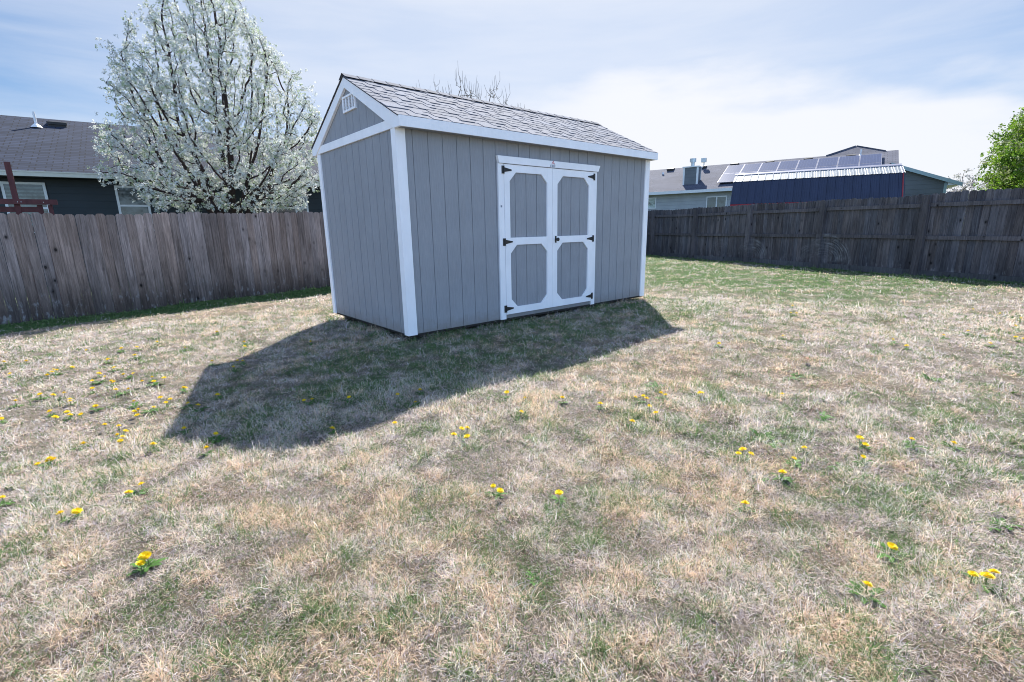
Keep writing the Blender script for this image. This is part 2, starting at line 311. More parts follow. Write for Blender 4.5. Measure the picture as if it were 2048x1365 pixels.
def lawn_fields(x, y):
    dl = dist_left(x, y); dr = dist_right(x, y)
    g = fbm(x, y, .7, 3)*.26 + fbm(x, y, 5.5, 9, 3)*.74
    green = sst(g, .51, .71)*.42+.085
    green = np.maximum(green, (1-sst(dl, .95, 1.3))*1.0)  # green fence-side grass, widened so its dark colour paints the fence's shadow
    green = np.maximum(green, (1-sst(dr, .25, .6))*.9)
    back = sst(x, 4.6, 7.5)*sst(y+.35*x, -2.6, .6)
    green = np.maximum(green, back*(.25+.65*sst(g, .34, .56)))
    nearshed = np.exp(-((y+.35)/.35)**2)*((x > -.5) & (x < 5.2))
    green = np.maximum(green, nearshed*.8*sst(g, .25, .55)); green = np.maximum(green, sst(y, -2.1, -1.2)*(y < .1)*(x > -1.6)*(x < 5.2)*.62*sst(g, .36, .56))  # second term greens the shed's shadow area, shade put into the colour
    tanp = fbm(x+40, y, .9, 21)*.35+fbm(x, y+30, 6.1, 5, 3)*.65
    tan = sst(tanp, .40, .64)*.85
    tan = np.maximum(tan, np.exp(-((dl-1.75)/.4)**2)*.9)
    tan = np.maximum(tan, np.exp(-((dr-1.1)/.6)**2)*.7)
    lav = np.maximum(sst(-x, 1.0, 3.2)*sst(y, -3.5, -1.0)*.85, sst(fbm(x+7, y-3, .8, 55), .50, .66)*.8)
    tan = tan*(1-.7*lav)
    brown = sst(fbm(x-20, y+11, 6.5, 33, 2), .70, .84)
    return green, tan, brown
straw = np.array([.83, .70, .585]); grey = np.array([.70, .62, .64]); tanc = np.array([.79, .59, .43]); grn = np.array([.10, .185, .06]); grn2 = np.array([.19, .28, .11]); brn = np.array([.13, .085, .075])
# ground sheet
def axis(lo, hi, step, far, n=16):
    mid = np.arange(lo, hi+1e-6, step); g = np.geomspace(1, far, n)
    return np.concatenate([lo-g[::-1], mid, hi+g])
k = NM('lawn_soil'); cc = k.attr(); v = k.coord()
c = k.mixc(cc, k.ramp(k.noise(v, 38, 6, .8), [(.25, .35), (.55, .9), (.8, 1.45)])); c = k.mixc(c, k.ramp(k.noise(v, 9, 5, .7), [(.3, .75), (.7, 1.2)]))
k.bump(k.noise(v, 45, 6, .8), 1.0, .03); M['ground'] = k.done(c, .95, .1)
gx = axis(-9, 17, .1, 900); gy = axis(-9, 9.5, .1, 900)
X, Y = np.meshgrid(gx, gy, indexing='ij'); Z = gz(X, Y)+.015*(fbm(X, Y, 5, 4)-.5)
fe = np.maximum(np.abs(X), np.abs(Y)); Z = np.where(fe > 30, -.1, Z)
green, tan, brown = lawn_fields(X, Y)
C = (straw*.44*(1-tan[..., None])+tanc*.44*tan[..., None])*(.75+.35*sst(fbm(X, Y, 8.5, 77, 2), .32, .6))[..., None]  # straw darkened to paint the shadowed thatch beneath the blades
gg2 = np.clip(green[..., None]*1.05, 0, 1); C = C*(1-gg2)+grn*.8*gg2
C = C*(1-.5*brown[..., None])+brn*.5*brown[..., None]
outside = (dist_left(X, Y) < -.1) | (dist_right(X, Y) < -.1)
C = np.where(outside[..., None], grn*.6+straw*.12, C)
nx, ny = X.shape; I = np.arange(nx*ny).reshape(nx, ny)
Q = np.stack([I[:-1, :-1], I[1:, :-1], I[1:, 1:], I[:-1, 1:]], -1).reshape(-1, 4)
g = big_mesh('ground', np.stack([X, Y, Z], -1).reshape(-1, 3), Q, C.reshape(-1, 3), M['ground'], smooth=True); g['kind'] = 'structure'; g['label'] = 'patchy half dormant lawn sloping gently across the yard'

# ------------------------------------------------------------------ grass blades
k = NM('grass_blades'); cc = k.attr(); tr = k.N('ShaderNodeBsdfTranslucent'); k.l.new(cc, tr.inputs[0]); ms = k.N('ShaderNodeMixShader'); ms.inputs[0].default_value = .5
k.done(cc, .55, .35); k.l.new(k.b.outputs[0], ms.inputs[1]); k.l.new(tr.outputs[0], ms.inputs[2]); k.l.new(ms.outputs[0], k.out.inputs[0]); M['blade'] = k.m
def sample_pts(n, rmin, rmax, power):
    # radial density  n(r) ~ r^-power, inside a fan round the view
    u = rng.random(n); e = 2-power
    r = (rmin**e+u*(rmax**e-rmin**e))**(1/e)
    a = R(49.7)+(rng.random(n)-.5)*R(140)
    return CAM[0]+r*np.cos(a), CAM[1]+r*np.sin(a), r
def in_yard(x, y):
    dl = dist_left(x, y); dr = dist_right(x, y)
    return (dl > .03) & (dr > .12) & ~((x > .05) & (x < 4.85) & (y > .09) & (y < 2.4))
def make_blades(n_tuft, per, rmin, rmax, power, wbase, wdist, lmin, lmax, up, colmode):
    x, y, r = sample_pts(n_tuft, rmin, rmax, power)
    cl = fbm(x, y, 8.5, 77, 2)                                            # clumping
    keep = in_yard(x, y) & (rng.random(len(x)) < .68+.4*sst(cl, .34, .60))
    x, y, r, cl = x[keep], y[keep], r[keep], cl[keep]
    green, tan, brown = lawn_fields(x, y)
    dl = dist_left(x, y); dr = dist_right(x, y)
    n = len(x)
    x = np.repeat(x, per); y = np.repeat(y, per); r = np.repeat(r, per); green = np.repeat(green, per); tan = np.repeat(tan, per); brown = np.repeat(brown, per); cl = np.repeat(cl, per)
    ta = np.repeat(rng.random(n)*6.283, per); tl = np.repeat(rng.random(n), per)
    N = len(x); spread = .012+.006*r/3
    x = x+rng.normal(0, 1, N)*spread; y = y+rng.normal(0, 1, N)*spread
    tuft_g = np.repeat(rng.random(n), per) < (green*.85+.07); is_g = np.where(rng.random(N) < .78, tuft_g, rng.random(N) < (green*.85+.07))
    tuft_q = np.repeat(rng.random(n), per); tuft_t = np.repeat(rng.random(n), per); tuft_v = np.repeat(rng.uniform(.78, 1.18, n), per)
    edge = (np.minimum(dist_left(x, y), dist_right(x, y)) < .6)
    L = lmin+(lmax-lmin)*rng.random(N)**1.3; L = L*(.62+.85*sst(cl, .32, .68))
    L = np.where(is_g, L*.95, L); L = np.where(edge & is_g, L*1.5, L); shd = (x > -.25) & (x < 5.1) & (y > -.16) & (y < 2.6); L = np.where(shd, L*1.55, L)
    wdt = wbase*np.maximum(1, r/wdist)*(.7+.6*rng.random(N)); wdt = np.where(is_g, wdt*1.25, wdt)
    ang = np.where(rng.random(N) < .45, ta+rng.normal(0, .5, N), rng.random(N)*6.283)
    lean = np.clip(rng.normal(up, .35, N), .15, 1.5); lean = np.where(is_g, lean*.75, lean)
    bend = rng.normal(.75, .6, N)
    dx, dy = np.cos(ang), np.sin(ang); sx, sy = -dy, dx
    twist = rng.normal(0, .7, N)
    base = np.stack([x, y, gz(x, y)-.004], -1); pts = [base]; p = base; seg = 3
    aa = lean.copy(); az = ang.copy()
    for i in range(seg):
        d = np.stack([np.sin(aa)*np.cos(az), np.sin(aa)*np.sin(az), np.cos(aa)], -1)
        p = p+d*(L/seg)[:, None]; pts.append(p); aa = aa+bend*.75; az = az+twist
    floor = gz(x, y)+.004
    for p in pts[1:]: p[:, 2] = np.maximum(p[:, 2], floor)
    side = np.stack([sx, sy, rng.normal(0, .4, N)], -1); side /= np.linalg.norm(side, axis=1)[:, None]
    V = np.stack([pts[0]-side*(wdt*.5)[:, None], pts[0]+side*(wdt*.5)[:, None],
                  pts[1]-side*(wdt*.5)[:, None], pts[1]+side*(wdt*.5)[:, None],
                  pts[2]-side*(wdt*.32)[:, None], pts[2]+side*(wdt*.32)[:, None], pts[3]], 1)
    t = np.array([[0, 1, 3], [0, 3, 2], [2, 3, 5], [2, 5, 4], [4, 5, 6]])
    T = (np.arange(N)*7)[:, None, None]+t[None]
    # colour
    rr = rng.random(N)[:, None]; q = (.5*rng.random(N)+.5*tuft_q)[:, None]
    dry = np.where((.4*rng.random(N)+.6*tuft_t)[:, None] < .02+.50*tan[:, None]+.22*sst(cl, .42, .62)[:, None], tanc, np.where(q < .55, straw, grey))
    dry = dry*(.70+.5*rr)*tuft_v[:, None]*(.74+.42*sst(cl, .3, .62))[:, None]
    dk = rng.random(N)[:, None] < .05+.30*brown[:, None]; dry = np.where(dk, brn*(1+rr), dry)
    gr = grn+(grn2-grn)*rr; col = np.where(is_g[:, None], gr*(.8+.5*q), dry)
    Cv = np.repeat(col[:, None, :], 7, 1)*np.array([.62, .62, .95, .95, 1.08, 1.08, 1.15])[None, :, None]  # roots darkened in the colour, painting shade into the gaps between blades
    return V.reshape(-1, 3), T.reshape(-1, 3), np.clip(Cv, 0, .95).reshape(-1, 3)
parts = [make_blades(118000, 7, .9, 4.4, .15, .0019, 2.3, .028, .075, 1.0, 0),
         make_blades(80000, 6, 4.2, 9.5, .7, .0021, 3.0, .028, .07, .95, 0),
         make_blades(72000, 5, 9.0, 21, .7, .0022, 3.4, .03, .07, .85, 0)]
off = 0; VV = []; TT = []; CC = []
for V_, T_, C_ in parts: VV.append(V_); TT.append(T_+off); CC.append(C_); off += len(V_)
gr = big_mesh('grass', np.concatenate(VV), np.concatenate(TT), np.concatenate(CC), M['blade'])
tag(gr, 'short curled straw and green grass blades covering the yard', 'grass', kind='stuff')

# ------------------------------------------------------------------ shed
SH = thing('garden_shed', 'grey gable roofed wooden shed with white trim and white framed double doors', 'shed', (0, 0, 0))
L, W, H = 4.877, 2.438, 2.40; S = .2032; PITCH = (3.17-2.485)/(1.22+.14)
def grooved(mb, x0, x1, z0, ztop, offs, thick=.016, gw=.010, gd=.007):
    """vertical groove siding along local x, face at y=0 looking to -y; ztop(x) gives the top"""
    xs = []; cuts = [o for o in offs if x0+gw < o < x1-gw]
    prof = [(x0, 0)]
    for o in cuts:
        g2_ = gw*(1.6 if round(o/.2032) % 6 == 0 else 1)
        prof += [(o-g2_/2, 0), (o-g2_*.35, gd*1.2), (o+g2_*.35, gd*1.2), (o+g2_/2, 0)]
    prof += [(x1, 0)]
    vs = []; fs = []
    for (x, y) in prof: vs += [(x, y, z0), (x, y, ztop(x)), (x, thick, z0), (x, thick, ztop(x))]
    for i in range(len(prof)-1):
        a = 4*i; b = a+4; fs += [(a, b, b+1, a+1), (a+2, a+3, b+3, b+2), (a+1, b+1, b+3, a+3), (a, a+2, b+2, b)]
    e = 4*(len(prof)-1); fs += [(0, 1, 3, 2), (e, e+2, e+3, e+1)]
    return vs, fs
gr_x = [S*i for i in range(1, 24)]; gr_y = [S*i for i in range(1, 12)]
# front wall in three pieces round the door opening
mb = MB()
for a, b_, z0, z1 in ((0, 1.50, 0, 2.42), (3.40, L, 0, 2.42)): mb.add(*grooved(mb, a, b_, z0, lambda x, z=z1: z, gr_x))
mb.add(*grooved(mb, 1.50, 3.40, 2.10, lambda x: 2.42, gr_x)); mb.build('front_wall', M['siding'], SH)
def yplane(vs): return [(-y*0+y*0+0, 0, 0) for (x, y, z) in vs]
mb = MB(); vs, fs = grooved(mb, 0, W, 0, lambda y: 2.42, [S*i for i in range(1, 12)])
mb.add([(y, W-x, z) for (x, y, z) in vs] if False else [(y, x, z) for (x, y, z) in vs], fs); ew = mb.build('end_wall', M['siding'], SH)
# gable siding (its own sheet, grooves on the same 8 inch spacing), 2-3 mm proud of the wall below is hidden by the band
mb = MB(); topz = lambda y: 2.42+max(0, min(y+.14, W-y+.14))*PITCH+.0
gy_off = [S*i+.1 for i in range(0, 12)]
vs = []; prof = [(0.0, 0)]
for o in sorted(gy_off+[W/2]):
    if o == W/2: prof.append((o, 0)); continue
    if 0.02 < o < W-.02 and abs(o-W/2) > .02: prof += [(o-.005, 0), (o-.003, .007), (o+.003, .007), (o+.005, 0)]
prof.append((W, 0)); fs = []
for (y, d) in prof: vs += [(d, y, 2.425), (d, y, topz(y)), (.016, y, 2.425), (.016, y, topz(y))]
for i in range(len(prof)-1):
    a = 4*i; b_ = a+4; fs += [(a, b_, b_+1, a+1), (a+2, a+3, b_+3, b_+2), (a+1, b_+1, b_+3, a+3), (a, a+2, b_+2, b_)]
mb.add(vs, fs); mb.build('gable_siding', M['siding'], SH)
mb = MB(); mb.box(0, L, W-.016, W, 0, 2.42); mb.build('back_wall', M['siding'], SH)
mb = MB(); mb.prism([(0, 0), (W, 0), (W, 2.42), (W/2, 2.42+(W/2+.14)*PITCH-.02), (0, 2.42)], 'x', L-.016, L); mb.build('far_end_wall', M['siding'], SH)
mb = MB(); mb.box(.02, L-.02, .02, W-.02, -.004, .03)
mb.box(.01, L-.01, .012, .05, -.03, .0); mb.box(.012, .05, .05, W-.05, -.028, -.001)
mb.build('floor', M['dark_gap'], SH)
for yy in (.28, 1.2, 2.1):
    mb = MB(); mb.box(.05, L-.05, yy, yy+.09, -.13, -.005); mb.build('skid', M['skid'], SH)
# corner trims
t = .019
def corner(name, sx, sy, x, y):
    mb = MB(); z0, z1 = -.01, 2.385
    if name != 'far': pass
    mb.box(min(x-sx*t, x+sx*.105), max(x-sx*t, x+sx*.105), min(y-sy*t, y), max(y-sy*t, y), z0, z1)
    mb.box(min(x-sx*t, x), max(x-sx*t, x), min(y, y+sy*.085), max(y, y+sy*.085), z0, z1)
    return mb.build('corner_trim', M['trim'], SH)
corner('a', 1, 1, 0, 0); corner('b', -1, 1, L, 0); corner('c', 1, -1, 0, W); corner('d', -1, -1, L, W)
# fascia + soffit + rake boards + gable band
OHX, OHY = .035, .14; zf = 2.485
mb = MB(); mb.box(-OHX-.001, L+OHX+.001, -OHY-.02, -OHY-.0005, zf-.115, zf-.004); mb.build('fascia', M['trim'], SH)
mb = MB(); mb.box(-OHX-.001, L+OHX+.001, W+OHY+.0005, W+OHY+.02, zf-.115, zf-.004); mb.build('fascia', M['trim'], SH)
mb = MB(); mb.box(-.018, L+.018, -OHY, -.001, zf-.108, zf-.10); mb.build('soffit', M['siding'], SH)
for x0, x1 in ((-OHX, -.003), (L+.003, L+OHX)):
    for sgn in (0, 1):
        f = (lambda y: y) if not sgn else (lambda y: W-y)
        # rake board: from eave to ridge
        bot = [(-OHY, zf-.115), (-OHY, zf-.006), (W/2, zf-.006+(W/2+OHY)*PITCH), (W/2, zf-.135+(W/2+OHY)*PITCH), (-.02, zf-.115-.004)]
        mb = MB(); mb.prism([(f(a), b) for a, b in bot], 'x', x0-.001*sgn, x1); mb.build('rake_board', M['trim'], SH)
mb = MB(); mb.box(-.024, 0, .0, W, 2.375, 2.475); mb.build('gable_band', M['trim'], SH)
# gable vent
mb = MB(); y0, y1, z0, z1 = .97, 1.355, 2.755, 2.945
for a in ((y0, y1, z0, z0+.022), (y0, y1, z1-.022, z1), (y0, y0+.022, z0+.022, z1-.022), (y1-.022, y1, z0+.022, z1-.022)): mb.box(-.022, 0, *a)
for i in (1, 2, 3):
    yc = y0+(y1-y0)*i/4; mb.box(-.018, 0, yc-.008, yc+.008, z0+.022, z1-.022)
gv = mb.build('gable_vent', M['trim'], SH)
mb = MB()
for i in range(9):
    zc = z0+.03+i*.0165; mb.add([(-.012, y0+.022, zc), (-.012, y1-.022, zc), (-.003, y1-.022, zc+.013), (-.003, y0+.022, zc+.013)], [(0, 1, 2, 3)])
mb.box(-.002, .0, y0+.02, y1-.02, z0+.02, z1-.02, (.3, .3, .3)); mb.build('vent_louvres', M['sticker_white'], gv)
# roof deck and shingles
def slope_pt(d, side, up=0):   # d metres along the slope from the eave
    ang = math.atan(PITCH); y = -OHY+d*math.cos(ang)-up*math.sin(ang); z = zf+d*math.sin(ang)+up*math.cos(ang)
    return (y if side == 0 else W-y, z)
SL = (W/2+OHY)/math.cos(math.atan(PITCH))
mb = MB()
for side in (0, 1):
    p = [slope_pt(0, side), slope_pt(SL, side), slope_pt(SL, side, -.012), slope_pt(0, side, -.012)]
    mb.prism(p, 'x', -OHX-.004, L+OHX+.004)
roof = mb.build('roof', M['dark_gap'], SH)
for side in (0, 1):
    mb = MB(); x0, x1 = -OHX-.015, L+OHX+.015; rr = random.Random(3+side)
    ex = .140; nrow = int(SL/ex)+1
    for i in range(nrow):
        d0 = i*ex-.012; d1 = min(d0+ex+.02, SL); 
        if d1 <= d0: continue
        tone = rr.uniform(.92, 1.03); tn = (tone,)*3
        def strip(xa, xb, da, db, ub, ut, col):
            A = slope_pt(da, side, ub); B = slope_pt(da, side, ut); C_ = slope_pt(db, side, max(ut-.005, .002)); 
            mb.add([(xa, *A), (xb, *A), (xb, *B), (xa, *B), (xb, *C_), (xa, *C_)], [(0, 1, 2, 3), (3, 2, 4, 5), (1, 4, 2), (0, 3, 5)], col)
        strip(x0, x1, d0, d1, .0, .007, tn)
        x = x0+rr.uniform(0, .3)
        while x < x1-.02:
            wd = rr.choice((.12, .16, .2, .28)); xb = min(x+wd, x1); tt = rr.uniform(.86, 1.12); tb = rr.uniform(.97, 1.04)
            strip(x, xb, d0-.004, d1, .0, .0125, (tt*tb, tt, tt/tb))
            x = xb+rr.choice((.10, .14, .22, .30))
    mb.build('shingles', M['shingle'], roof, fixn=False)
mb = MB(); n = int((L+2*OHX)/.2)
for i in range(n+1):
    xa = -OHX-.018+i*.2; xb = min(xa+.23, L+OHX+.018); up = .016+.006
    tt = .75+.35*random.random()
    A = slope_pt(SL-.11, 0, up-.004); Bp = slope_pt(SL, 0, up+.004); Cc = slope_pt(SL-.11, 1, up-.004)
    zz = Bp[1]+.004
    mb.add([(xa, A[0], A[1]+.006), (xa, W/2, zz+.006), (xa, Cc[0], Cc[1]+.006), (xb, A[0], A[1]), (xb, W/2, zz), (xb, Cc[0], Cc[1]), (xa, A[0], A[1]-.006), (xa, Cc[0], Cc[1]-.006)],
           [(0, 1, 4, 3), (1, 2, 5, 4), (0, 6, 1), (1, 7, 2)], (tt, tt, tt))
mb.build('ridge_cap', M['shingle'], roof, fixn=False)
mb = MB()
for side in (0, 1):
    p = [slope_pt(-.012, side, -.004), slope_pt(-.012, side, .002), slope_pt(.02, side, .002), slope_pt(.02, side, -.004)]
    mb.prism(p, 'x', -OHX-.012, L+OHX+.012); mb.build('drip_edge', M['shingle_edge'], roof); mb = MB()
# door surround
fy = -.002
mb = MB(); mb.box(1.445, 1.538, -.026, -fy*0-.0005, -.005, 2.098); mb.build('door_casing', M['trim'], SH)
mb = MB(); mb.box(3.372, 3.458, -.026, -.0005, -.005, 2.098); mb.build('door_casing', M['trim'], SH)
mb = MB(); mb.prism([(1.425, 2.192), (1.452, 2.102), (3.470, 2.102), (3.512, 2.192)], 'y', -.044, -.0005); hd = mb.build('door_header', M['trim'], SH)
mb = MB(); mb.box(1.538, 3.372, .0, .03, 0.0, .056); mb.build('door_sill', M['siding'], SH)
def door(x0, x1, xi0, xi1, hinge_left):
    z0, z1 = .060, 2.094; zb0, zb1 = .155, 1.031; zt0, zt1 = 1.131, 1.997; ch = .118
    D = MB(); D.add(*[([(x, y-.006, z) for x, y, z in vs_], fs_) for vs_, fs_ in [grooved(D, x0+.01, x1-.01, z0+.01, lambda x: z1-.01, [xi0+.115+S*i for i in range(4)])]][0])
    d = D.build('door', M['siding'], SH)
    fr = MB(); ya, yb = -.030, -.0065
    fr.box(x0, xi0, ya, yb, z0, z1); fr.box(xi1, x1, ya, yb, z0, z1)
    for a, b_ in ((z0, zb0), (zb1, zt0), (zt1, z1)): fr.box(xi0, xi1, ya+.0015, yb, a, b_)
    def tri(xa, za, sx, sz): fr.prism([(xa, za), (xa+sx*ch, za), (xa, za+sz*ch)], 'y', ya+.0015, yb)
    tri(xi0, zt1, 1, -1); tri(xi1, zt1, -1, -1)
    for sx, xa in ((1, xi0), (-1, xi1)): tri(xa, zb0, sx, 1); tri(xa, zb1, sx, -1)
    fr.build('door_frame', M['trim'], d)
    for hz in (2.021, 1.075, .143):
        hb = MB(); s = 1 if hinge_left else -1; xe = x0-.006 if hinge_left else x1+.006
        hb.box(min(xe-s*.034, xe-s*.004), max(xe-s*.034, xe-s*.004), -.034, -.0265, hz-.050, hz+.050)
        hb.tube([(xe, -.036, hz-.05), (xe, -.036, hz+.05)], [.0085, .0085], 8)
        hb.prism([(xe+s*.004, hz-.030), (xe+s*.004, hz+.030), (xe+s*.135, hz+.008), (xe+s*.135, hz-.008)], 'y', -.0365, -.0305)
        hb.build('hinge', M['iron'], d)
    return d
dl_ = door(1.542, 2.4515, 1.637, 2.353, True); dr_ = door(2.4565, 3.368, 2.562, 3.270, False)
mb = MB(); mb.box(2.512, 2.542, -.034, -.0305, 1.035, 1.135); mb.tube([(2.527, -.034, 1.085), (2.527, -.065, 1.085)], [.011, .011], 8); mb.tube([(2.527, -.062, 1.085), (2.527, -.07, 1.085), (2.527, -.088, 1.085), (2.527, -.094, 1.085)], [.014, .026, .026, .012], 12)
mb.build('door_handle', M['iron'], dr_, smooth=False)
# maker's decal on the header: a red house arch over grey upright letters
mb = MB(); zz = 2.150
mb.prism([(2.425, zz), (2.432, zz), (2.456, zz+.030), (2.480, zz), (2.487, zz), (2.459, zz+.042), (2.453, zz+.042)], 'y', -.0462, -.0440)
mb.box(2.449, 2.463, -.0462, -.0440, zz+.002, zz+.012); dc = mb.build('decal', M['sticker_red'], hd)
mb = MB()
for xx, hh in ((2.400, .030), (2.409, .030), (2.427, .040), (2.436, .032), (2.447, .036), (2.458, .036), (2.469, .032), (2.480, .040), (2.492, .036)):
    mb.box(xx, xx+.0045, -.0462, -.0440, zz-.040, zz-.042+hh)
for xx in (2.400, 2.432, 2.458, 2.480): mb.box(xx, xx+.014, -.0462, -.0440, zz-.044, zz-.0405)
mb.build('decal_lettering', M['sticker_grey'], dc)
mb = MB(); mb.box(1.474, 1.500, -.0275, -.0262, 1.535, 1.562); st = mb.build('sticker', M['sticker_grey'], SH)
# nail heads on trim
# ------------------------------------------------------------------ fences (local x along the fence, local -y towards the yard)
def fence_thing(name, label, P, ang, length, back_side, zg, mats, seed, post0=0.0, post_step=2.44):
    T_ = thing(name, label, 'fence', (P[0], P[1], 0), ang); rr = random.Random(seed)
    n = int(length/2.44)+1
    x = 0; bays = []
    pk = MB()
    while x < length:
        wd = .138+rr.uniform(-.002, .003); wx, wy = P[0]+math.cos(ang)*x, P[1]+math.sin(ang)*x
        zb = float(gz(wx, wy))+.01+rr.uniform(0, .02)+zg; zt = zb+1.80+rr.uniform(-.008, .008)+.008*math.sin(x*.7)
        tl = rr.uniform(-.004, .004); yo = rr.uniform(-.003, .003); th = .017; ch = .028
        tn = rr.uniform(.70, 1.22); wm = rr.uniform(.95, 1.07); col = (tn*wm, tn, tn/wm**1.0)
        a, b_ = x+.0015, x+wd-.0025
        poly = [(a, zb), (b_, zb), (b_+tl, zt-ch), (b_+tl-ch, zt), (a+tl+ch, zt), (a+tl, zt-ch)]
        pk.prism(poly, 'y', yo, yo+th, col); x += wd
    pk.build('pickets', mats[0], T_)
    s = -1 if back_side else 1        # rails and posts on the yard side when back_side
    x = post0; k_ = 0
    while x < length+.01:
        wx, wy = P[0]+math.cos(ang)*x, P[1]+math.sin(ang)*x; z0 = float(gz(wx, wy))+zg
        pm = MB(); tn = rr.uniform(.8, 1.15)
        ya, yb = (.022, .135) if back_side else (.022, .11)
        hw = .075 if back_side else .045
        pm.box(x-hw, x+hw, ya, yb, z0-.3, z0+(1.80 if back_side else 1.7), (tn, tn, tn)); pm.build('post', mats[1], T_)
        xe = min(x+post_step, length)
        if xe-x > .4:
            wx2, wy2 = P[0]+math.cos(ang)*xe, P[1]+math.sin(ang)*xe; z2 = float(gz(wx2, wy2))+zg
            for zr, hh in ((1.53, .085), (.83, .085), (.16, .085)):
                rm = MB(); tn = rr.uniform(.8, 1.15)
                if back_side and zr == .16:
                    m_ = mats[2]; yy0, yy1, za, zb = .023, .062, -.01, .135
                else:
                    m_ = mats[1]; yy0, yy1, za, zb = ((.023, .065) if back_side else (.022, .06))+(zr, zr+hh)
                jx0, jx1 = x+hw+.002, xe-hw-.002; jj = rr.uniform(-.012, .012)
                rm.add([(jx0, yy0, z0+za), (jx1, yy0, z2+za+jj), (jx1, yy1, z2+za+jj), (jx0, yy1, z0+za), (jx0, yy0, z0+zb), (jx1, yy0, z2+zb+jj), (jx1, yy1, z2+zb+jj), (jx0, yy1, z0+zb)],
                       [(0, 3, 2, 1), (4, 5, 6, 7), (0, 1, 5, 4), (1, 2, 6, 5), (2, 3, 7, 6), (3, 0, 4, 7)], (tn, tn, tn))
                rm.build('kickboard' if m_ is mats[2] else 'rail', m_, T_)
        x += post_step
    return T_
angL = math.atan2(LFd[1], LFd[0])
st_ = LF0-LFd*4.0
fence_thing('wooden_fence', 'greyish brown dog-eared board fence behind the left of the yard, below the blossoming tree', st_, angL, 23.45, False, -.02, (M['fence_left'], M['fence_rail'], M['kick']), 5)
# right fence: starts beyond the right picture edge and runs to the far corner, local +x from near to far
angR = math.atan2(-RFd[1], -RFd[0]); Pn = RF0+RFd*(4*2.44+2.44*2)   # two bays past the last post seen
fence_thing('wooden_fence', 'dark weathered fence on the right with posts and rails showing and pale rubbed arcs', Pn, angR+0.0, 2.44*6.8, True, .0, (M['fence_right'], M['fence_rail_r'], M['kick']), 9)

# ------------------------------------------------------------------ houses
def uvquad(name, quads, mat, parent, scale=1):
    """quads: list of (4 pts, origin corner first, u axis = p0->p1)"""
    me = bpy.data.meshes.new(name); vs = []; fs = []; uvs = []
    for q in quads:
        o = len(vs); vs += [tuple(p) for p in q]; fs.append(tuple(range(o, o+len(q))))
        p0 = Vector(q[0]); u = (Vector(q[1])-p0).normalized(); nn = u.cross(Vector(q[2])-p0).normalized(); v_ = nn.cross(u)
        uvs += [((Vector(p)-p0).dot(u), (Vector(p)-p0).dot(v_)) for p in q]
    me.from_pydata(vs, [], fs); me.materials.append(mat); ul = me.uv_layers.new(name='UVMap')
    for i, l in enumerate(me.loops): ul.data[i].uv = uvs[l.vertex_index]
    o = bpy.data.objects.new(name, me); COL.objects.link(o); o.parent = parent
    sm = o.modifiers.new('thick', 'SOLIDIFY'); sm.thickness = .06; sm.offset = -1
    return o
def window(parent, s0, s1, z0, z1, y, gl, rail=None, mull=()):
    fm = MB(); t = .055
    fm.box(s0, s1, y-.03, y+.01, z0, z0+t); fm.box(s0, s1, y-.03, y+.01, z1-t, z1); fm.box(s0, s0+t, y-.03, y+.01, z0+t, z1-t); fm.box(s1-t, s1, y-.03, y+.01, z0+t, z1-t)
    if rail: fm.box(s0+t, s1-t, y-.026, y+.01, rail-.025, rail+.025)
    for m_ in mull: fm.box(m_-.03, m_+.03, y-.028, y+.01, z0+t, z1-t)
    f = fm.build('window', M['winframe'], parent)
    pm = MB(); pm.box(s0+.02, s1-.02, y-.012, y+.005, z0+.02, z1-.02); pm.build('pane', gl, f); return f
# left house
HL = thing('house', 'dark sided single storey house with grey shingle roof behind the blossoming tree', 'house', (-4.34, 13.72, -.126), R(-5)); HL.scale = (1.1, 1.1, 1.1)
s0, s1, sl_, rn = -9.0, 13.5, .44, 4.55; ez = 2.83; rz = ez+rn*sl_; bk = 2*rn
mb = MB(); mb.box(s0+.4, s1-.4, .45, bk-.45, -.4, ez-.08); hp = [(.45, ez-.082), (bk-.45, ez-.082), (bk-.45, ez+.1), (rn, rz-.12), (.45, ez+.1)]; mb.prism(hp, 'x', s0+.4, s1-.4); mb.build('wall', M['wall_left'], HL)
rf = uvquad('roof', [[(s0, 0, ez), (s1, 0, ez), (s1, rn, rz), (s0, rn, rz)], [(s1, bk, ez), (s0, bk, ez), (s0, rn, rz), (s1, rn, rz)]], M['roof_left'], HL)
mb = MB(); mb.box(s0, s1, -.10, -.002, ez-.125, ez-.005); mb.box(s0, s1, -.112, -.10, ez-.03, ez+.0); mb.build('gutter', M['gutter'], HL)
mb = MB(); mb.box(s0, s1, .0, .45, ez-.13, ez-.09); mb.build('soffit', M['wall_left'], HL)
window(HL, -.12, .70, 1.35, 2.60, .44, M['glass_blind'], rail=1.97); window(HL, 2.08, 2.80, 1.35, 2.58, .44, M['glass'], rail=2.05)
window(HL, 5.40, 7.06, 1.1, 2.42, .44, M['glass'], rail=2.03, mull=(5.82, 6.68)); window(HL, -3.2, -2.2, 1.35, 2.6, .44, M['glass_blind'], rail=1.97)
def on_roof(s, n_, slope, e): return (s, n_, e+slope*n_)
mb = MB(); p = on_roof(.40, 3.62, sl_, ez); mb.tube([p, (p[0], p[1], p[2]+.42)], [.035, .035], 10); mb.tube([(p[0], p[1], p[2]-.02), (p[0], p[1], p[2]+.05), (p[0], p[1], p[2]+.09)], [.15, .09, .045], 10); mb.build('vent_pipe', M['pipe_white'], rf)
